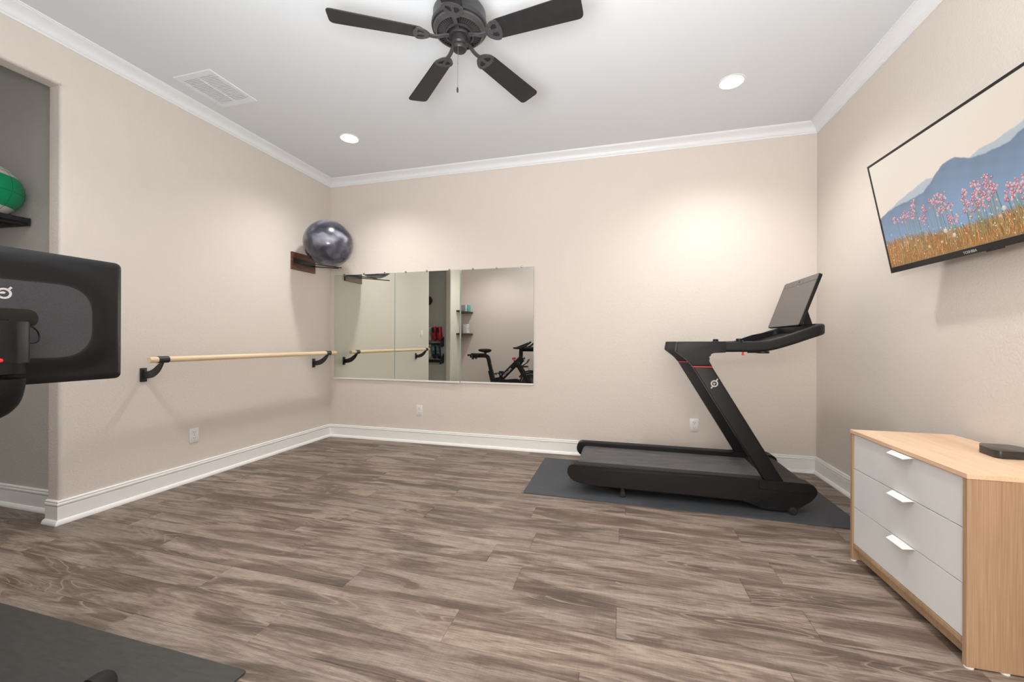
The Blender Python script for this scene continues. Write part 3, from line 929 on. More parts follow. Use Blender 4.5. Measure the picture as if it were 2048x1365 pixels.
for i, (z0, z1) in enumerate(zs[::-1]):
    bm = newbox(DX0 + .006, DX0 + .022, DY0 + .0200, DY1 - .0200, z0, z1, bev=.0008, seg=1)
    dr = obj('drawer', bm, DRW, t)
    bm = newbox(DX0 + .022, DX1 - .03, DY0 + .03, DY1 - .03, z0 + .015, z1 - .03)
    obj('drawer_box', bm, mat('drawer_inner', (.5, .5, .49), .6) if i == 0 else bpy.data.materials['drawer_inner'], dr)
    zt = z1 - .001
    yc = 2.100
    bm = bmesh.new()
    # bent tab handle: lip over the drawer edge, then a plate sloping out and down
    pr = [(DX0 + .010, zt + .0012), (DX0 + .002, zt + .0012), (DX0 - .026, zt - .010), (DX0 - .026, zt - .012), (DX0 + .001, zt - .0008), (DX0 + .010, zt - .0008)]
    n_ = len(pr)
    r0, r1 = [], []
    for x_, z_ in pr:
        k = max(0, min(1, (DX0 + .002 - x_) / .028))
        r0.append(bm.verts.new((x_, yc - .067 + .018 * k, z_)))
        r1.append(bm.verts.new((x_, yc + .067 - .010 * k, z_)))
    bm.faces.new(r0); bm.faces.new(r1[::-1])
    for j in range(n_):
        bm.faces.new((r0[j], r0[(j + 1) % n_], r1[(j + 1) % n_], r1[j]))
    obj('handle', bm, WHITE_METAL, dr)

# set-top box on the dresser
bm = bmesh.new()
hexo = [(1.451, 2.125), (1.440, 2.040), (1.452, 2.026), (1.565, 2.030), (1.588, 2.060), (1.590, 2.140), (1.572, 2.165), (1.480, 2.168)]
prism(bm, round_poly(hexo, .006, 3), DZ + .0012, DZ + .031, 'z', bev=.002, seg=2)
o = obj('media_box', bm, grain_mat('media_box_plastic', (.030, .028, .027), .3, .15, 80), base=(1.515, 2.06, DZ), auto=40)
tag(o, 'small black streaming box lying on top of the oak dresser', 'media player')

# ------------------------------------------------------------------ television
def tv_image():
    W_, H_ = 1280, 720
    v, u = np.mgrid[0:H_, 0:W_].astype(np.float32)
    u /= W_; v /= H_
    img = np.zeros((H_, W_, 3), np.float32)
    def col(c): return np.array(c, np.float32) / 255
    def lerp(a, b, k): return a * (1 - k[..., None]) + b * k[..., None]
    k = np.clip((v - .35) / .65, 0, 1)
    img[:] = lerp(col((238, 220, 206)), col((236, 226, 212)), k)
    img[:] = lerp(img, col((228, 208, 190)), np.clip((u - .45) * 1.3, 0, 1) * (1 - np.abs(v - .85)) * .6)
    rng = np.random.RandomState(3)
    def curve(pts): return np.interp(u[0], [p[0] for p in pts], [p[1] for p in pts])
    def wob(a, f, ph): return a * np.sin(u[0] * f + ph) + a * .5 * np.sin(u[0] * f * 2.7 + ph * 2)
    far = curve([(0, .48), (.033, .513), (.148, .575), (.219, .603), (.33, .645), (.42, .60), (.547, .634), (.60, .668), (.644, .662), (.78, .70), (.88, .74), (1, .70)]) + wob(.002, 90, 1)
    near = curve([(0, .49), (.014, .502), (.06, .525), (.138, .544), (.20, .54), (.297, .551), (.35, .60), (.382, .643), (.422, .686), (.46, .70), (.497, .692), (.547, .640), (.60, .62), (.704, .613), (.743, .642), (.793, .666), (.85, .72), (.92, .73), (1, .66)]) + wob(.002, 120, 0)
    s = np.clip((far[None, :] - v) * 110, 0, 1)
    img[:] = lerp(img, lerp(col((150, 172, 190)), col((190, 200, 205)), np.clip((v - .4) * 2, 0, 1)), s * .75)
    s = np.clip((near[None, :] - v) * 90, 0, 1)
    depth = np.clip((near[None, :] - v) / .35, 0, 1)
    mc = lerp(col((120, 136, 158)), col((134, 160, 188)), depth)
    tex = .03 * (np.sin(u * 60 + v * 25) * np.sin(v * 45 - u * 20))
    mc = mc * (1 + tex[..., None] * (1 - depth[..., None]))
    img[:] = lerp(img, mc, s)
    # grass
    gt = curve([(0, .23), (.1, .235), (.168, .224), (.307, .175), (.401, .150), (.5, .150), (.59, .15), (.663, .165), (.75, .16), (1, .17)])
    def line(x0, y0, x1, y1, w, c, a=1.0):
        n = int(max(abs(x1 - x0) * W_, abs(y1 - y0) * H_)) + 2
        for k_ in range(n):
            tt = k_ / (n - 1)
            X = (x0 + (x1 - x0) * tt + .004 * math.sin(tt * 3)) * W_; Y = (y0 + (y1 - y0) * tt) * H_
            xi, yi = int(X), int(Y)
            x2 = xi + max(1, int(w))
            if 0 <= yi < H_ and xi >= 0 and x2 < W_:
                img[yi, xi:x2] = img[yi, xi:x2] * (1 - a) + c * a
    def disc(cx_, cy_, r, c, a=1.0, soft=1.5):
        X, Y = cx_ * W_, cy_ * H_
        x0, x1 = int(max(0, X - r - 3)), int(min(W_, X + r + 3)); y0, y1 = int(max(0, Y - r - 3)), int(min(H_, Y + r + 3))
        if x1 <= x0 or y1 <= y0: return
        yy, xx = np.mgrid[y0:y1, x0:x1]
        dd = np.sqrt((xx - X) ** 2 + ((yy - Y) * 1.05) ** 2)
        al = np.clip((r - dd) / soft, 0, 1)[..., None] * a
        img[y0:y1, x0:x1] = img[y0:y1, x0:x1] * (1 - al) + c * al
    gs = np.clip((gt[None, :] - v) * 14, 0, 1)
    img[:] = lerp(img, lerp(col((148, 104, 52)), col((208, 170, 124)), np.clip(v / .2, 0, 1)), gs * .85)
    gcols = [col(c) for c in ((206, 142, 74), (176, 108, 44), (232, 188, 128), (128, 76, 32), (200, 124, 52), (112, 100, 52), (150, 88, 38))]
    for i in range(6500):
        x = rng.rand(); g = np.interp(x, u[0], gt)
        y0_ = rng.rand() * g * .9; h = .03 + rng.rand() * .075
        c_ = gcols[rng.randint(len(gcols))]
        line(x, y0_, x + rng.randn() * .008, min(y0_ + h, g + .05 * rng.rand()), 1 + rng.randint(2), c_ * (.75 + .4 * rng.rand()), .75)
    fl = [(0.097, 0.425), (0.176, 0.419), (0.148, 0.398), (0.21, 0.406), (0.229, 0.465), (0.231, 0.499), (0.283, 0.414), (0.265, 0.336), (0.371, 0.48), (0.333, 0.438), (0.354, 0.425), (0.386, 0.437), (0.363, 0.359), (0.395, 0.377), (0.422, 0.355), (0.402, 0.265), (0.429, 0.242), (0.492, 0.398), (0.546, 0.442), (0.494, 0.336), (0.521, 0.354), (0.548, 0.387), (0.568, 0.398), (0.595, 0.441), (0.608, 0.38), (0.618, 0.365), (0.571, 0.331), (0.542, 0.282), (0.53, 0.306), (0.591, 0.295), (0.59, 0.343), (0.495, 0.276), (0.685, 0.328), (0.67, 0.322), (0.717, 0.314), (0.732, 0.344), (0.739, 0.306), (0.672, 0.275), (0.697, 0.29), (0.716, 0.218), (0.726, 0.204), (0.658, 0.269)]
    for i in range(26): fl.append((.76 + .23 * rng.rand(), .16 + .2 * rng.rand()))
    stem = [col(c) for c in ((98, 120, 92), (130, 140, 100), (150, 150, 105), (84, 104, 84))]
    for fx_, fy_ in fl:
        for j in range(3):
            ox = rng.randn() * .007
            line(fx_ + ox * 2 + .012 * rng.rand(), .05 + .05 * rng.rand(), fx_ + ox, fy_, 2, stem[rng.randint(4)], .8)
    pinks = [col(c) for c in ((206, 140, 156), (232, 184, 192), (188, 110, 134), (240, 208, 208), (176, 96, 112))]
    for fx_, fy_ in fl:
        for j in range(8 + rng.randint(6)):
            px_, py_ = fx_ + rng.randn() * .010, fy_ + rng.randn() * .024
            disc(px_, py_, 7.4, pinks[rng.randint(3)] * .88, 1, 1.2)
            disc(px_ - .0010, py_ + .0045, 4.2, pinks[3] if rng.rand() < .6 else pinks[1], .85, 1.5)
    for wx, wy, r in ((.369, .181, 17), (.407, .127, 16), (.339, .102, 11), (.266, .094, 12), (.106, .156, 8), (.635, .205, 16), (.614, .161, 10), (.611, .219, 8), (.051, .302, 7), (.359, .084, 9)):
        disc(wx, wy, r, col((236, 206, 196)), .8, 8)
        disc(wx, wy + .01, r * .5, col((250, 236, 226)), .7, 6)
    for i in range(150):
        disc(rng.rand(), .02 + rng.rand() * .24, 2.5 + 3 * rng.rand(), col((246, 226, 196)), .75, 2)
    lin = np.where(img <= .04045, img / 12.92, ((img + .055) / 1.055) ** 2.4)
    im = bpy.data.images.new('tv_picture', W_, H_, float_buffer=True)
    im.colorspace_settings.name = 'Linear Rec.709' if 'Linear Rec.709' in [e.name for e in type(im.colorspace_settings).bl_rna.properties['name'].enum_items] else im.colorspace_settings.name
    px = np.ones((H_, W_, 4), np.float32); px[..., :3] = np.clip(lin, 0, 1)
    im.pixels.foreach_set(px.ravel()); im.update(); im.pack()
    return im
tvi = tv_image()
TVS = mat('tv_screen', (.01, .01, .01), .18)
tt = NT(TVS)
ti = tt.n('ShaderNodeTexImage', image=tvi, interpolation='Linear', extension='EXTEND')
tt.l(tt.n('ShaderNodeUVMap', uv_map='UVMap').outputs[0], ti.inputs[0])
tt.l(ti.outputs[0], tt.b.inputs['Emission Color']); tt.b.inputs['Emission Strength'].default_value = .64
tt.b.inputs['Specular IOR Level'].default_value = .25

TW, TH = 1.115, .632
MTV = (Matrix.Translation((1.501, 2.785, 1.533)) @ Matrix.Rotation(R(1.6), 4, 'Z')
       @ Matrix(((0, -math.sin(R(11)), -math.cos(R(11)), 0), (-1, 0, 0, 0), (0, math.cos(R(11)), -math.sin(R(11)), 0), (0, 0, 0, 1))))
t = thing('television', MTV @ Vector((TW / 2, 0, -.05)), 'large flat television tilted down on the right wall showing a flower meadow', 'television')
bm = bmesh.new()
plate(bm, [(0, 0), (TW, 0), (TW, TH), (0, TH)], [[(.009, .030), (TW - .009, .030), (TW - .009, TH - .012), (.009, TH - .012)]], -.010, 0.0)
fr = obj('bezel', xform(bm, MTV), BLACK_PAINT, t)
bm = bmesh.new()
vs = [bm.verts.new(MTV @ Vector(p)) for p in ((.009, .030, -.003), (TW - .009, .030, -.003), (TW - .009, TH - .012, -.003), (.009, TH - .012, -.003))]
f = bm.faces.new(vs)
uvl = bm.loops.layers.uv.new('UVMap')
for lp, uvc in zip(f.loops, ((0, 0), (1, 0), (1, 1), (0, 1))): lp[uvl].uv = uvc
me = bpy.data.meshes.new('screen')
bmesh.ops.translate(bm, verts=bm.verts, vec=-BASE[t.name]); bm.to_mesh(me); bm.free(); me.materials.append(TVS)
o = bpy.data.objects.new('screen', me); COL.objects.link(o); o.parent = t
if o.data.polygons[0].normal.x > 0: o.data.flip_normals()
o['label'] = 'lit picture of a mountain meadow with pink flowers'
bm = bmesh.new(); box(bm, .002, TW - .002, .002, TH - .002, -.022, -.0095)
obj('rear_shell', xform(bm, MTV), BLACK_MATTE, t)
bm = bmesh.new(); box(bm, .14, TW - .14, .03, .36, -.062, -.022, bev=.008)
obj('rear_housing', xform(bm, MTV), BLACK_MATTE, t)
bm = text_bm('TOSHIBA', .017, .0004, MTV @ Matrix.Translation((TW / 2 - .04, .0125, .0004)), .0004)
obj('lettering', bm, SILVER, fr)
bm = bmesh.new(); box(bm, TW / 2 + .03, TW / 2 + .11, -.006, .001, -.008, -.002, bev=.001, seg=1)
obj('sensor_bar', xform(bm, MTV), BLACK_PAINT, fr)
bm = bmesh.new()
box(bm, XR - .012, XR, 2.02, 2.46, 1.72, 1.98, bev=.002, seg=1)
box(bm, XR - .10, XR - .01, 2.06, 2.09, 1.74, 1.95); box(bm, XR - .10, XR - .01, 2.39, 2.42, 1.74, 1.95)
obj('wall_mount', bm, BLACK_METAL, t)

# ------------------------------------------------------------------ exercise bike
BY = .57
MZ = .0062
t = thing('exercise_bike', (-2.05, BY, MZ), 'black stationary exercise bike with a large screen, standing on the foreground mat', 'exercise bike')
def bobj(name, bm, m=None, parent=None, auto=45, **k):
    return obj(name, bm, m or BLACK_PAINT, parent or t, auto=auto, **k)
def rsect(w, h, r=.3, n=4): return round_poly([(-w / 2, -h / 2), (w / 2, -h / 2), (w / 2, h / 2), (-w / 2, h / 2)], min(w, h) * r, n)
def P2(x, z, y=BY): return (x, y, z)
# seat post tube, slider and saddle
bm = bmesh.new(); sweep(bm, catmull([P2(-2.69, .842), P2(-2.60, .845), P2(-2.535, .835), P2(-2.500, .79), P2(-2.47, .66), P2(-2.43, .50)], 5), rsect(.045, .075), up=(0, 1, 0) and (0, 0, 1))
sp = bobj('seat_post', bm)
bm = bmesh.new(); sweep(bm, catmull([P2(-2.455, .56), P2(-2.40, .34), P2(-2.375, .24)], 4), rsect(.065, .10))
bobj('seat_tube', bm)
bm = bmesh.new(); lathe(bm, [(.0001, .075), (.024, .073), (.026, .06), (.012, .052), (.010, .0)], (0, 0, 0), 'x', 16)
xform(bm, Matrix.Translation((-2.405, BY, .485)) @ Matrix.Rotation(R(-8), 4, 'Y'))
bobj('height_knob', bm, parent=sp)
bm = bmesh.new(); box(bm, -2.86, -2.59, BY - .028, BY + .028, .858, .892, bev=.008); box(bm, -2.585, -2.545, BY - .02, BY + .02, .868, .905, bev=.005)
sl_ = bobj('seat_slider', bm)
bm = bmesh.new(); box(bm, -2.87, -2.68, BY - .06, BY + .06, .805, .872, bev=.012)
for s in (-1, 1):
    tube(bm, [(-2.84, BY + s * .055, .86), (-2.80, BY + s * .09, .80)], .012, 8)
    lathe(bm, [(.0001, -.02), (.022, -.018), (.022, .018), (.0001, .02)], (-2.79, BY + s * .09, .795), 'y', 12)
    lathe(bm, [(.0001, -.02), (.020, -.018), (.020, .018), (.0001, .02)], (-2.895, BY + s * .06, .855), 'y', 12)
bobj('weight_cradle', bm)
bm = bmesh.new()
bmesh.ops.create_uvsphere(bm, u_segments=28, v_segments=16, radius=1)
for v in bm.verts:
    x, y_, z = v.co
    w = .075 if x < -.2 else (.075 - (x + .2) / 1.2 * .052)
    v.co = (x * .138, y_ * w, z * .036 + (.010 * x * x) - (.012 if z < 0 and x > 0 else 0))
xform(bm, Matrix.Translation((-2.575, BY, .948)))
sd = bobj('saddle', bm, BLACK_MATTE, auto=None, smooth=True)
bm = bmesh.new()
for s in (-1, 1): tube(bm, [(-2.64, BY + s * .02, .925), (-2.57, BY + s * .02, .906), (-2.50, BY + s * .012, .925)], .0035, 6)
bobj('saddle_rail', bm, CHROME, parent=sd)
# main frame: diagonal with the maker's name, lower body, fork
bm = bmesh.new(); sweep(bm, [P2(-2.30, .32), P2(-2.24, .40), P2(-1.98, .66), P2(-1.82, .82)], rsect(.070, .105))
mf = bobj('main_frame', bm)
ang = math.atan2(.26, .26)
bm = text_bm('PELOTON', .052, .0004, Matrix.Translation((-2.11, BY + .0357, .525)) @ Matrix.Rotation(-ang + 0, 4, 'Y') @ Matrix.Rotation(PI, 4, 'Z') @ Matrix.Rotation(R(90), 4, 'X'), .001)
bobj('lettering', bm, WHITE_PRINT, parent=mf)
bm = bmesh.new(); prism(bm, round_poly([(-2.46, .24), (-2.42, .40), (-2.30, .43), (-2.18, .385), (-1.90, .41), (-1.80, .34), (-1.72, .20), (-1.95, .13), (-2.38, .15)], .05, 5), BY - .045, BY + .045, 'y', bev=.015, seg=3)
bobj('drive_cover', bm)
bm = bmesh.new()
for s in (-1, 1): sweep(bm, catmull([(-1.90, BY + s * .04, .70), (-1.83, BY + s * .052, .58), (-1.72, BY + s * .055, .42), (-1.58, BY + s * .055, .22), (-1.55, BY + s * .05, .07)], 4), rsect(.022, .08))
box(bm, -1.93, -1.84, BY - .05, BY + .05, .62, .74, bev=.02)
bobj('fork', bm)
bm = bmesh.new(); sweep(bm, catmull([P2(-1.80, .80), P2(-1.845, .77), P2(-1.93, .64)], 4), rsect(.08, .12)); bobj('head_tube', bm)
bobj('flywheel', newlathe([(.0001, -.020), (.05, -.020), (.06, -.012), (.205, -.012), (.212, -.022), (.228, -.022), (.232, -.016), (.232, .016), (.228, .022), (.212, .022), (.205, .012), (.06, .012), (.05, .020), (.0001, .020)], (-1.64, BY, .315), 'y', 56), mat('flywheel_black', (.02, .02, .021), .3))
bobj('flywheel_rim', newlathe([(.190, .0125), (.200, .0125), (.200, .0135), (.190, .0135)], (-1.64, BY, .315), 'y', 56, ring=True), SILVER)
bm = bmesh.new(); prism(bm, [(x, z) for x, z in arc(-1.64, .315, .265, 60, 150, 14)] + [(x, z) for x, z in arc(-1.64, .315, .238, 150, 60, 14)], BY - .05, BY + .05, 'y')
bobj('splash_guard', bm)
# resistance knob, bottle holder
bm = bmesh.new(); tube(bm, [P2(-1.96, .70), P2(-1.975, .765)], .014, 10)
rk = bobj('resistance_stem', bm)
bm = bmesh.new(); lathe(bm, [(.0001, .035), (.016, .032), (.024, .020), (.024, .006), (.014, 0), (.0001, 0)], (0, 0, 0), 'z', 14)
for k in range(3):
    a = k * 2.09
    lathe(bm, [(.0001, .034), (.012, .030), (.014, .018), (.012, .006), (.0001, .002)], (.018 * math.cos(a), .018 * math.sin(a), 0), 'z', 10)
xform(bm, Matrix.Translation((-1.978, BY, .775)) @ Matrix.Rotation(R(-12), 4, 'Y') @ Matrix.Scale(1.35, 4))
bobj('resistance_knob', bm, RED, parent=rk, label='red resistance knob')
bm = bmesh.new()
sweep(bm, [P2(-1.81, .66), P2(-1.72, .72), P2(-1.675, .79)], rsect(.14, .012))
box(bm, -1.80, -1.70, BY - .07, BY + .07, .635, .66, bev=.008)
bobj('bottle_holder', bm)
bm = bmesh.new(); tube(bm, catmull([P2(-1.80, .62), P2(-1.73, .64), P2(-1.68, .60), P2(-1.71, .55), P2(-1.77, .55)], 5), .0035, 6)
bobj('cable', bm, BLACK_MATTE)
# cranks and pedals
bm = bmesh.new(); lathe(bm, [(.0001, -.06), (.045, -.058), (.05, -.048), (.05, .048), (.045, .058), (.0001, .06)], (-2.24, BY, .335), 'y', 24)
ck = bobj('crank_hub', bm)
for s, ax, az in ((1, -2.18, .175), (-1, -2.30, .495)):
    bm = bmesh.new(); sweep(bm, [(-2.24, BY + s * .075, .335), (ax, BY + s * .085, az)], rsect(.016, .03))
    cr = bobj('crank_arm', bm, BLACK_METAL)
    bm = bmesh.new(); box(bm, ax - .05, ax + .05, BY + s * .095, BY + s * .185, az - .012, az + .012, bev=.006)
    box(bm, ax - .02, ax + .07, BY + s * .10, BY + s * .18, az + .012, az + .045, bev=.012)
    bobj('pedal', bm, BLACK_METAL, parent=cr)
# stabilisers
for nm, xx, hw in (('front_stabiliser', -1.570, .300), ('rear_stabiliser', -2.66, .25)):
    bm = bmesh.new(); sweep(bm, [(xx, BY - hw, .050), (xx, BY + hw, .050)], rsect(.066, .062, .42, 6))
    stb = bobj(nm, bm)
    for s in (-1, 1):
        bm = bmesh.new()
        lathe(bm, [(.0001, .038), (.024, .037), (.035, .026), (.039, .008), (.039, -.022), (.0305, -.024)], (0, 0, 0), 'y', 24)
        for v in bm.verts: v.co.y *= s
        xform(bm, Matrix.Translation((xx, BY + s * (hw + .008), .050)))
        ec = bobj('end_cap', bm, RUBBER, parent=stb)
        bm = bmesh.new(); lathe(bm, [(.0001, .012), (.011, .010), (.012, 0), (.0001, 0)], (0, 0, 0), 'x', 14)
        xform(bm, Matrix.Translation((xx + .030, BY + s * (hw + .012), .052)))
        bobj('transport_roller', bm, WHITE_PLASTIC, parent=stb, label='small white transport roller')
        bm = newlathe([(.018, 0), (.018, .012), (.008, .018), (.008, .03)], (xx, BY + s * (hw - .05), MZ), n=14)
        bobj('levelling_foot', bm, RUBBER, parent=stb)
bm = bmesh.new(); sweep(bm, [P2(-2.66, .06), P2(-2.50, .10), P2(-2.32, .18)], rsect(.06, .07)); sweep(bm, [P2(-1.585, .06), P2(-1.70, .12), P2(-1.85, .18)], rsect(.05, .06))
bobj('base_beam', bm)
# handlebar and screen mount
bm = bmesh.new(); sweep(bm, catmull([P2(-1.845, .74), P2(-1.840, .86), P2(-1.835, .97), P2(-1.80, .985)], 4), rsect(.05, .075))
hp = bobj('handlebar_post', bm)
bm = bmesh.new(); lathe(bm, [(.0001, .060), (.022, .058), (.024, .046), (.011, .038), (.010, 0)], (0, 0, 0), 'x', 14); xform(bm, Matrix.Translation((-1.82, BY, .805)))
bobj('stem_knob', bm, parent=hp)
bm = bmesh.new()
hbp = [(-1.60, BY + .20, 1.125), (-1.70, BY + .225, 1.045), (-1.80, BY + .225, 1.01), (-1.93, BY + .17, 1.005), (-1.955, BY + .06, 1.005), (-1.955, BY - .06, 1.005), (-1.93, BY - .17, 1.005), (-1.80, BY - .225, 1.01), (-1.70, BY - .225, 1.045), (-1.60, BY - .20, 1.125)]
tube(bm, catmull(hbp, 5), .017, 12)
for s in (-1, 1): tube(bm, catmull([(-1.92, BY + s * .08, 1.005), (-1.80, BY + s * .075, 1.05), (-1.68, BY + s * .07, 1.10)], 4), .017, 10)
box(bm, -1.93, -1.78, BY - .06, BY + .06, .98, 1.015, bev=.01)
bobj('handlebar', bm, RUBBER)
bm = bmesh.new()
tube(bm, catmull([P2(-1.82, .985), P2(-1.60, .985), P2(-1.45, .988), P2(-1.385, .998), P2(-1.362, 1.03), P2(-1.362, 1.085)], 6), .047, 20)
sm = bobj('screen_mount', bm, BLACK_MATTE)
bm = bmesh.new(); prism(bm, round_poly([(-1.398, BY - .046), (-1.330, BY - .046), (-1.315, BY - .02), (-1.315, BY + .012), (-1.330, BY + .046), (-1.398, BY + .046)], .008, 3), 1.082, 1.178, 'z', bev=.003)
mh = bobj('mount_hinge', bm, BLACK_PAINT, parent=sm)
bm = bmesh.new(); prism(bm, round_poly([(-1.398, BY - .02), (-1.345, BY - .02), (-1.345, BY + .02), (-1.398, BY + .02)], .004, 3), 1.178, 1.182, 'z')
bobj('hinge_cap', bm, CHARCOAL, parent=sm)
bm = bmesh.new()
for k in range(8): box(bm, -1.3152, -1.3147, BY - .030, BY - .010, 1.108 + k * .0065, 1.1105 + k * .0065)
bobj('label_print', bm, WHITE_PRINT, parent=sm, label='tiny white lettering')
bm = bmesh.new(); lathe(bm, [(.0001, .006), (.004, .005), (.005, 0), (.0001, 0)], (-1.3160, BY - .010, 1.090), 'x', 8)
bobj('red_button', bm, RED, parent=sm, label='small red button')
# screen seen from behind: plane facing +X, local x = +Y, local y = Z
SY0, SY1, SZ0, SZ1 = .255, .845, 1.024, 1.360
Mk = Matrix(((0, 0, 1, -1.412), (1, 0, 0, 0), (0, 1, 0, 0), (0, 0, 0, 1)))
bm = bmesh.new()
nx, ny = 60, 36
grid = []
cyk, czk = (SY0 + SY1) / 2, (SZ0 + SZ1) / 2
for j in range(ny + 1):
    rowv = []
    for i in range(nx + 1):
        a, b = SY0 + (SY1 - SY0) * i / nx, SZ0 + (SZ1 - SZ0) * j / ny
        ex = min(a - SY0, SY1 - a); ez = min(b - SZ0, SZ1 - b)
        e = min(ex, ez)
        edge = .010 * (1 - max(0, 1 - e / .012) ** 2) ** .5 if e < .012 else .010
        # bulged centre with a soft shoulder
        dx = abs(a - cyk) / .262; dz = abs(b - czk - .010) / .140
        rr_ = (dx ** 4 + dz ** 4) ** .25
        k = max(0, min(1, (1.15 - rr_) / .28)); k = k * k * (3 - 2 * k)
        cr_ = .014
        ccx = min(max(a, SY0 + cr_), SY1 - cr_); ccz = min(max(b, SZ0 + cr_), SZ1 - cr_)
        ln_ = math.hypot(a - ccx, b - ccz)
        if a != ccx and b != ccz and ln_ > cr_:
            a, b = ccx + (a - ccx) / ln_ * cr_, ccz + (b - ccz) / ln_ * cr_
        rowv.append(bm.verts.new(Mk @ Vector((a, b, edge - .010 + .009 * k))))
    grid.append(rowv)
for j in range(ny):
    for i in range(nx):
        bm.faces.new((grid[j][i], grid[j][i + 1], grid[j + 1][i + 1], grid[j + 1][i]))
sc_ = bobj('screen', bm, grain_mat('screen_shell', (.008, .008, .009), .36, .1, 200, spec=.35), auto=60)
bm = bmesh.new(); prism(bm, round_poly([(SY0, SZ0), (SY1, SZ0), (SY1, SZ1), (SY0, SZ1)], .014, 6), -.026, -.0098, 'z', bev=.003)
bobj('screen_body', xform(bm, Mk), BLACK_PAINT, parent=sc_)
bm = bmesh.new(); prism(bm, round_poly([(SY0 + .015, SZ0 + .015), (SY1 - .015, SZ0 + .015), (SY1 - .015, SZ1 - .015), (SY0 + .015, SZ1 - .015)], .006, 4), -.0268, -.0258, 'z')
bobj('display', xform(bm, Mk), mat('display_black', (.01, .01, .01), .1), parent=sc_)
pz0, pz1, py0, py1 = 1.090, 1.279, 2 * BY - .767, .767
out = round_poly([(py0, pz0), (py1, pz0), (py1, pz1), (py0, pz1)], .075, 10)
grn = grain_mat('speckled_grey', (.048, .048, .056), .6, .35, 700)
bm = bmesh.new(); prism(bm, out, .0050, .0102, 'z', bev=.0008, seg=1)
pn = bobj('back_panel', xform(bm, Mk), grn, parent=sc_, auto=30)
bm = bmesh.new(); plate(bm, round_poly([(py0 - .0035, pz0 - .0035), (py1 + .0035, pz0 - .0035), (py1 + .0035, pz1 + .0035), (py0 - .0035, pz1 + .0035)], .078, 10), [out], .0050, .0094)
bobj('panel_groove', xform(bm, Mk), DARK, parent=sc_)
# pocket round the hinge and the maker's mark above
bm = bmesh.new(); prism(bm, round_poly([(BY - .09, 1.168), (BY + .09, 1.168), (BY + .09, 1.210), (BY - .09, 1.210)], .02, 8), .0095, .0135, 'z', bev=.0015)
bobj('hinge_pocket', xform(bm, Mk), mat('pocket_black', (.006, .006, .006), .3), parent=sc_, auto=30)
bm = bmesh.new()
plate(bm, circ(.0130, 28), [circ(.0085, 28)], 0, .0006)
for (ra, rb) in ((.012, .0200), (-.0200, -.012)):
    b2 = newbox(ra, rb, -.0022, .0022, 0, .0006); b2.transform(Matrix.Rotation(R(52), 4, 'Z'))
    me_ = bpy.data.meshes.new('x'); b2.to_mesh(me_); b2.free(); bm.from_mesh(me_); bpy.data.meshes.remove(me_)
prism(bm, [(-.0085, -.005), (-.006, -.001), (.001, -.001), (.003, .003), (-.002, .0045), (-.0095, .001)], 0, .0006, 'z')
xform(bm, Mk @ Matrix.Translation((.603, 1.245, .0103)))
bobj('emblem', bm, WHITE_PRINT, parent=sc_, label='white wheel-shaped maker mark')
bm = bmesh.new()
tube(bm, catmull([(-1.372, BY + .045, 1.172), (-1.385, BY + .075, 1.165), (-1.392, BY + .088, 1.148), (-1.385, BY + .082, 1.130), (-1.37, BY + .050, 1.126)], 6), .0016, 6)
bobj('cable', bm, BLACK, parent=sc_)
bobj('camera_eye', xform(newlathe([(.006, 0), (.006, .0012), (.0001, .0012)], (0, 0, 0), n=16), Mk @ Matrix.Translation((.606, 1.322, .0002))), DARK, parent=sc_)

# ------------------------------------------------------------------ closet: medicine ball rack and ball
RX0, RX1 = CX0, -3.815
t = thing('ball_rack', (CX0, 1.3, 1.93), 'black metal wall rack in the closet under the green ball', 'rack')
bm = bmesh.new()
for yy in (.92, 1.750):
    prism(bm, [(RX0, 1.905), (RX1, 1.895), (RX1, 1.946), (RX0 + .20, 1.965), (RX0 + .06, 2.09), (RX0, 2.10)], yy, yy + .012, 'y', bev=.002, seg=1)
obj('side_bracket', bm, BLACK_METAL, t)
bm = newbox(RX1 - .004, RX1 + .004, .92, 1.76, 1.915, 1.944)
fr_ = obj('front_rail', bm, BLACK_METAL, t)
bm = newbox(RX1 + .0042, RX1 + .0050, 1.50, 1.62, 1.918, 1.941)
obj('label_plate', bm, WHITE_PRINT, fr_)
bm = bmesh.new(); tube(bm, [(RX1 - .02, .93, 1.903), (RX1 - .02, 1.735, 1.903)], .007, 8); tube(bm, [(RX0 + .13, .93, 1.925), (RX0 + .13, 1.735, 1.925)], .007, 8)
obj('lower_rail', bm, BLACK_METAL, t)
def medball():
    m = mat('green_leather', (.0, .32, .14), .35); tt = NT(m)
    geo = tt.n('ShaderNodeTexCoord').outputs['Object']
    sep = tt.n('ShaderNodeSeparateXYZ'); tt.l(geo, sep.inputs[0])
    z = sep.outputs[2]
    k = tt.math('GREATER_THAN', tt.math('ABSOLUTE', z), .098)
    c = tt.mix(k, (.005, .30, .115), (.62, .60, .55))
    tt.l(c, tt.b.inputs['Base Color'])
    return m
gc = Vector((-3.90, 1.585, 2.096))
bm = bmesh.new(); bmesh.ops.create_uvsphere(bm, u_segments=48, v_segments=32, radius=.172)
bmesh.ops.translate(bm, verts=bm.verts, vec=gc)
gb = obj('medicine_ball', bm, medball(), smooth=True, base=gc)
tag(gb, 'green and white leather medicine ball on the black closet rack', 'medicine ball')
bm = bmesh.new()
for k in range(4):
    a = k * PI / 4
    pts = [Vector((.1722 * math.cos(a) * math.sin(R(th)), .1722 * math.sin(a) * math.sin(R(th)), .1722 * math.cos(R(th)))) for th in range(0, 360, 12)]
    tube(bm, [gc + p for p in pts], .0012, 5)
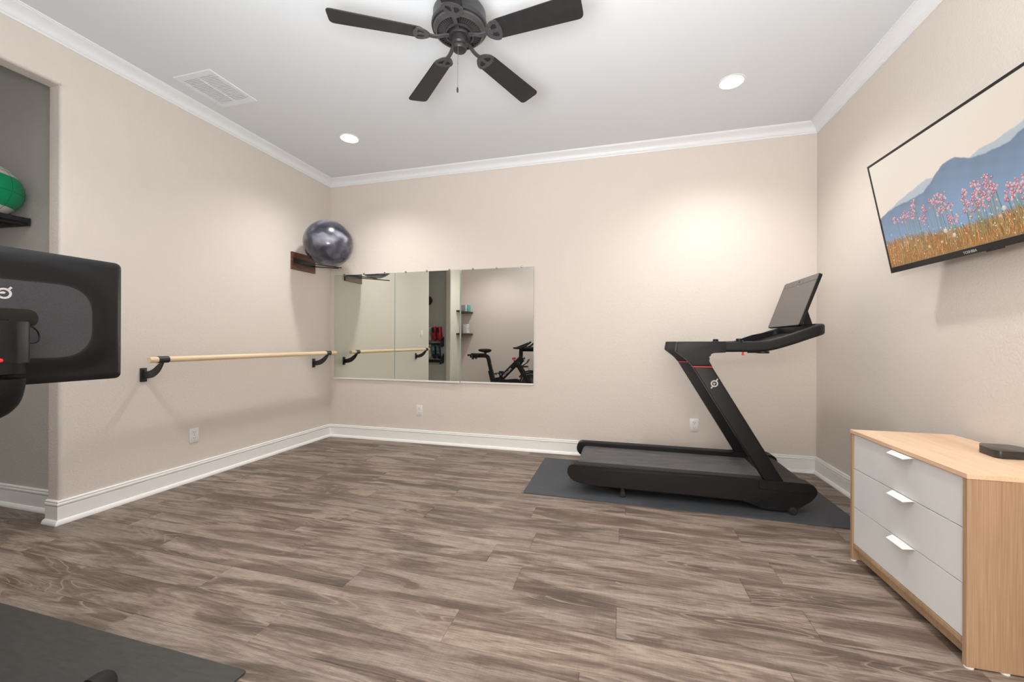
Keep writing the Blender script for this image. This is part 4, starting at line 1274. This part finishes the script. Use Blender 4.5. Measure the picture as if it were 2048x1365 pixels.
for th in (45, 90):
    tube(bm, [gc + Vector((.1722 * math.sin(R(th)) * math.cos(R(a_)), .1722 * math.sin(R(th)) * math.sin(R(a_)), .1722 * math.cos(R(th)))) for a_ in range(0, 361, 12)], .0012, 5)
obj('seam', bm, mat('seam_green', (.0, .12, .05), .7), gb)
gb.rotation_euler = (R(-4), R(6), R(20))

# ------------------------------------------------------------------ closet: shoes on wall racks (seen in the mirror)
def shoe(name, loc, col, sole, label, lining=(.05, .05, .05), white=False):
    """a shoe hanging toe down against the closet wall, sole towards the wall; x across, z down the length"""
    t_ = thing(name, loc, label, 'shoe')
    L_ = .285
    m = grain_mat('shoe_fabric', col, .7, .2, 120)
    # build lying flat: length along X (toe +), width Y, height Z, then stand it on its toe
    def ring(x, w, h, z0, n=14, op=0):
        return [(x, w * math.cos(2 * PI * i / n), z0 + max(0, h * (.5 + .5 * math.sin(2 * PI * i / n)))) for i in range(n)]
    M_ = Matrix.Translation(Vector(loc)) @ Matrix(((0, 1, 0, 0), (0, 0, 1, 0.012), (-1, 0, 0, 0), (0, 0, 0, 1)))
    st = [(-.140, .020, .075), (-.128, .034, .100), (-.09, .038, .098), (-.05, .037, .088), (.0, .040, .080), (.05, .046, .065), (.09, .046, .052), (.120, .038, .042), (.138, .022, .028), (.143, .006, .012)]
    bm_ = bmesh.new(); rings = []
    for x, w, h in st:
        rings.append([bm_.verts.new(p) for p in ring(x, w, h, .018)])
    for a, b in zip(rings, rings[1:]):
        for i in range(14): bm_.faces.new((a[i], a[(i + 1) % 14], b[(i + 1) % 14], b[i]))
    bm_.faces.new(rings[0]); bm_.faces.new(rings[-1][::-1])
    obj('upper', xform(bm_, M_), m, t_, smooth=True)
    bm_ = bmesh.new()
    so = round_poly([(-.145, -.03), (-.05, -.034), (.06, -.05), (.125, -.038), (.148, 0), (.125, .038), (.06, .05), (-.05, .034), (-.145, .03)], .02, 3)
    prism(bm_, so, 0, .022, 'z', bev=.004, seg=1)
    obj('sole', xform(bm_, M_), grain_mat('shoe_sole', sole, .6, .1, 60), t_, auto=40)
    bm_ = bmesh.new()
    op = [(-.125 + .0, 0)] ; op = round_poly([(-.122, -.022), (-.03, -.024), (-.015, 0), (-.03, .024), (-.122, .022)], .015, 3)
    prism(bm_, op, .094, .1185, 'z')
    for v in bm_.verts:
        if v.co.x > -.06: v.co.z -= .008
    obj('opening', xform(bm_, M_), mat('shoe_lining', lining, .8), t_, auto=40)
    bm_ = bmesh.new()
    for k in range(5):
        x_ = -.005 + k * .016
        box(bm_, x_, x_ + .005, -.024, .024, .098 - .0008 * 0 - (x_ + .01) * .42, .104 - (x_ + .01) * .42, bev=.001, seg=1)
    obj('laces', xform(bm_, M_), grain_mat('lace', sole, .8, .1, 60), t_)
    return t_
SYW = CY0 + .012
sh = [((-3.595, SYW, 1.275), (.42, .02, .035), (.40, .03, .04), 'red running shoe on the upper closet rack, nearer the opening', (.03, .01, .01)),
      ((-3.705, SYW, 1.275), (.42, .02, .035), (.40, .03, .04), 'red running shoe on the upper closet rack, beside the grey shoe', (.03, .01, .01)),
      ((-3.825, SYW, 1.265), (.45, .45, .46), (.6, .6, .6), 'grey and white running shoe at the closet rack end, upper tier', (.08, .08, .08)),
      ((-3.600, SYW, .915), (.012, .015, .04), (.5, .55, .58), 'navy running shoe on the lower closet rack, nearer the opening', (.10, .25, .30)),
      ((-3.705, SYW, .915), (.012, .015, .04), (.25, .45, .5), 'navy running shoe on the lower closet rack, beside the cream shoe', (.10, .25, .30)),
      ((-3.825, SYW, .930), (.62, .60, .52), (.6, .58, .5), 'cream running shoe on the lower closet rack end', (.06, .05, .04))]
for loc, c1, c2, lb, ln in sh:
    s_ = shoe('running_shoe', loc, c1, c2, lb, ln)
    s_['group'] = 'shoes on the closet racks'
for zz, lb in ((1.06, 'clear wire shoe rack on the closet wall, upper tier'), (.725, 'clear wire shoe rack on the closet wall, lower tier')):
    t = thing('shoe_rack', (-3.71, CY0, zz), lb, 'rack', 'shoe racks')
    bm = bmesh.new()
    tube(bm, [(-3.89, CY0 + .190, zz), (-3.53, CY0 + .190, zz)], .005, 8); tube(bm, [(-3.89, CY0 + .175, zz - .045), (-3.53, CY0 + .175, zz - .045)], .005, 8)
    box(bm, -3.89, -3.53, CY0, CY0 + .006, zz - .03, zz + .03)
    obj('shelf_rail', bm, BLACK_METAL, t)
    for xx in (-3.89, -3.53):
        bm = bmesh.new(); prism(bm, [(CY0, zz + .16), (CY0 + .02, zz + .16), (CY0 + .196, zz + .01), (CY0 + .196, zz - .012), (CY0 + .175, zz - .055), (CY0, zz - .03)], xx, xx + .004, 'x')
        obj('side_bracket', bm, BLACK_METAL, t)
# a dark cap hanging on a hook above them
t = thing('baseball_cap', (-3.80, CY0, 1.95), 'dark brown cap hanging on a closet hook above the shoes', 'cap')
bm = bmesh.new()
bmesh.ops.create_uvsphere(bm, u_segments=24, v_segments=16, radius=.085)
for v in bm.verts:
    v.co.y = max(v.co.y, -.03) * .75; v.co.z *= 1.05
bmesh.ops.translate(bm, verts=bm.verts, vec=(-3.865, CY0 + .035, 1.95))
cp = obj('crown', bm, grain_mat('cap_cloth', (.03, .02, .015), .85, .4, 40), t, smooth=True)
bm = bmesh.new(); prism(bm, round_poly([(-.06, -.0), (.06, 0), (.045, -.07), (-.045, -.07)], .02, 4), 0, .006, 'z')
xform(bm, Matrix.Translation((-3.855, CY0 + .095, 1.915)) @ Matrix.Rotation(R(60), 4, 'X'))
obj('visor', bm, grain_mat('visor_cloth', (.05, .03, .02), .85, .4, 40), t)

# ------------------------------------------------------------------ rear corner shelves with towels and blocks (seen in the mirror)
SHW = grain_mat('shelf_brown', (.035, .026, .02), .5, .2, 20)
for z0, lb in ((1.265, 'dark wooden tapered corner shelf under the folded towels'), (1.730, 'dark wooden tapered corner shelf under the foam blocks')):
    bm = bmesh.new()
    prism(bm, [(XL, YF), (XL + .27, YF), (XL + .265, YF + .10), (XL + .14, YF + .60), (XL, YF + .61)], z0, z0 + .03, 'z', bev=.001, seg=1)
    o = obj('corner_shelf', bm, SHW, base=(XL, YF, z0))
    tag(o, lb, 'shelf', 'corner shelves')
TWL = grain_mat('towel_white', (.72, .72, .70), .9, .15, 160, bump=.5)
tl_lab = {0: 'left', 1: 'right'}
for colm, (x_, y_, n_) in enumerate(((XL + .078, YF + .42, 5), (XL + .165, YF + .13, 6))):
    for k in range(n_):
        z0 = 1.2965 + k * .0325
        bm = bmesh.new()
        pr = round_poly([(-.050, 0), (.050, 0), (.050, .031), (-.050, .031)], .0145, 5)
        prism(bm, pr, -.052, .052, 'y', bev=.004, seg=2)
        for v in bm.verts: v.co.z += .0012 * math.sin(v.co.x * 90 + k) * (1 if .005 < v.co.z < .026 else 0)
        xform(bm, Matrix.Translation((x_, y_, z0)) @ Matrix.Rotation(R(8 + random.uniform(-3, 3)), 4, 'Z'))
        o = obj('folded_towel', bm, TWL, base=(x_, y_, z0), auto=40)
        place = ['lowest', 'second', 'third', 'fourth', 'fifth', 'topmost'][k] if n_ == 6 else ['lowest', 'second', 'third', 'fourth', 'topmost'][k]
        tag(o, 'white folded towel, %s of the %s stack on the lower corner shelf' % (place, 'shorter' if colm == 0 else 'taller'), 'towel', 'folded towels on the corner shelf')
for k, (dx, w, c_, nm) in enumerate(((.03, .105, (.27, .25, .26), 'grey'), (.138, .040, (.66, .68, .68), 'white'), (.181, .035, (.10, .42, .40), 'teal'))):
    bm = newbox(XL + dx, XL + dx + w, YF + .012, YF + .125, 1.7605, 1.760 + .148, bev=.005)
    o = obj('foam_block', bm, grain_mat('foam_' + nm, c_, .8, .1, 90), base=(XL + dx + w / 2, YF + .065, 1.7605), auto=40)
    tag(o, '%s foam exercise block standing on the upper corner shelf' % nm, 'foam block', 'foam blocks on the corner shelf')
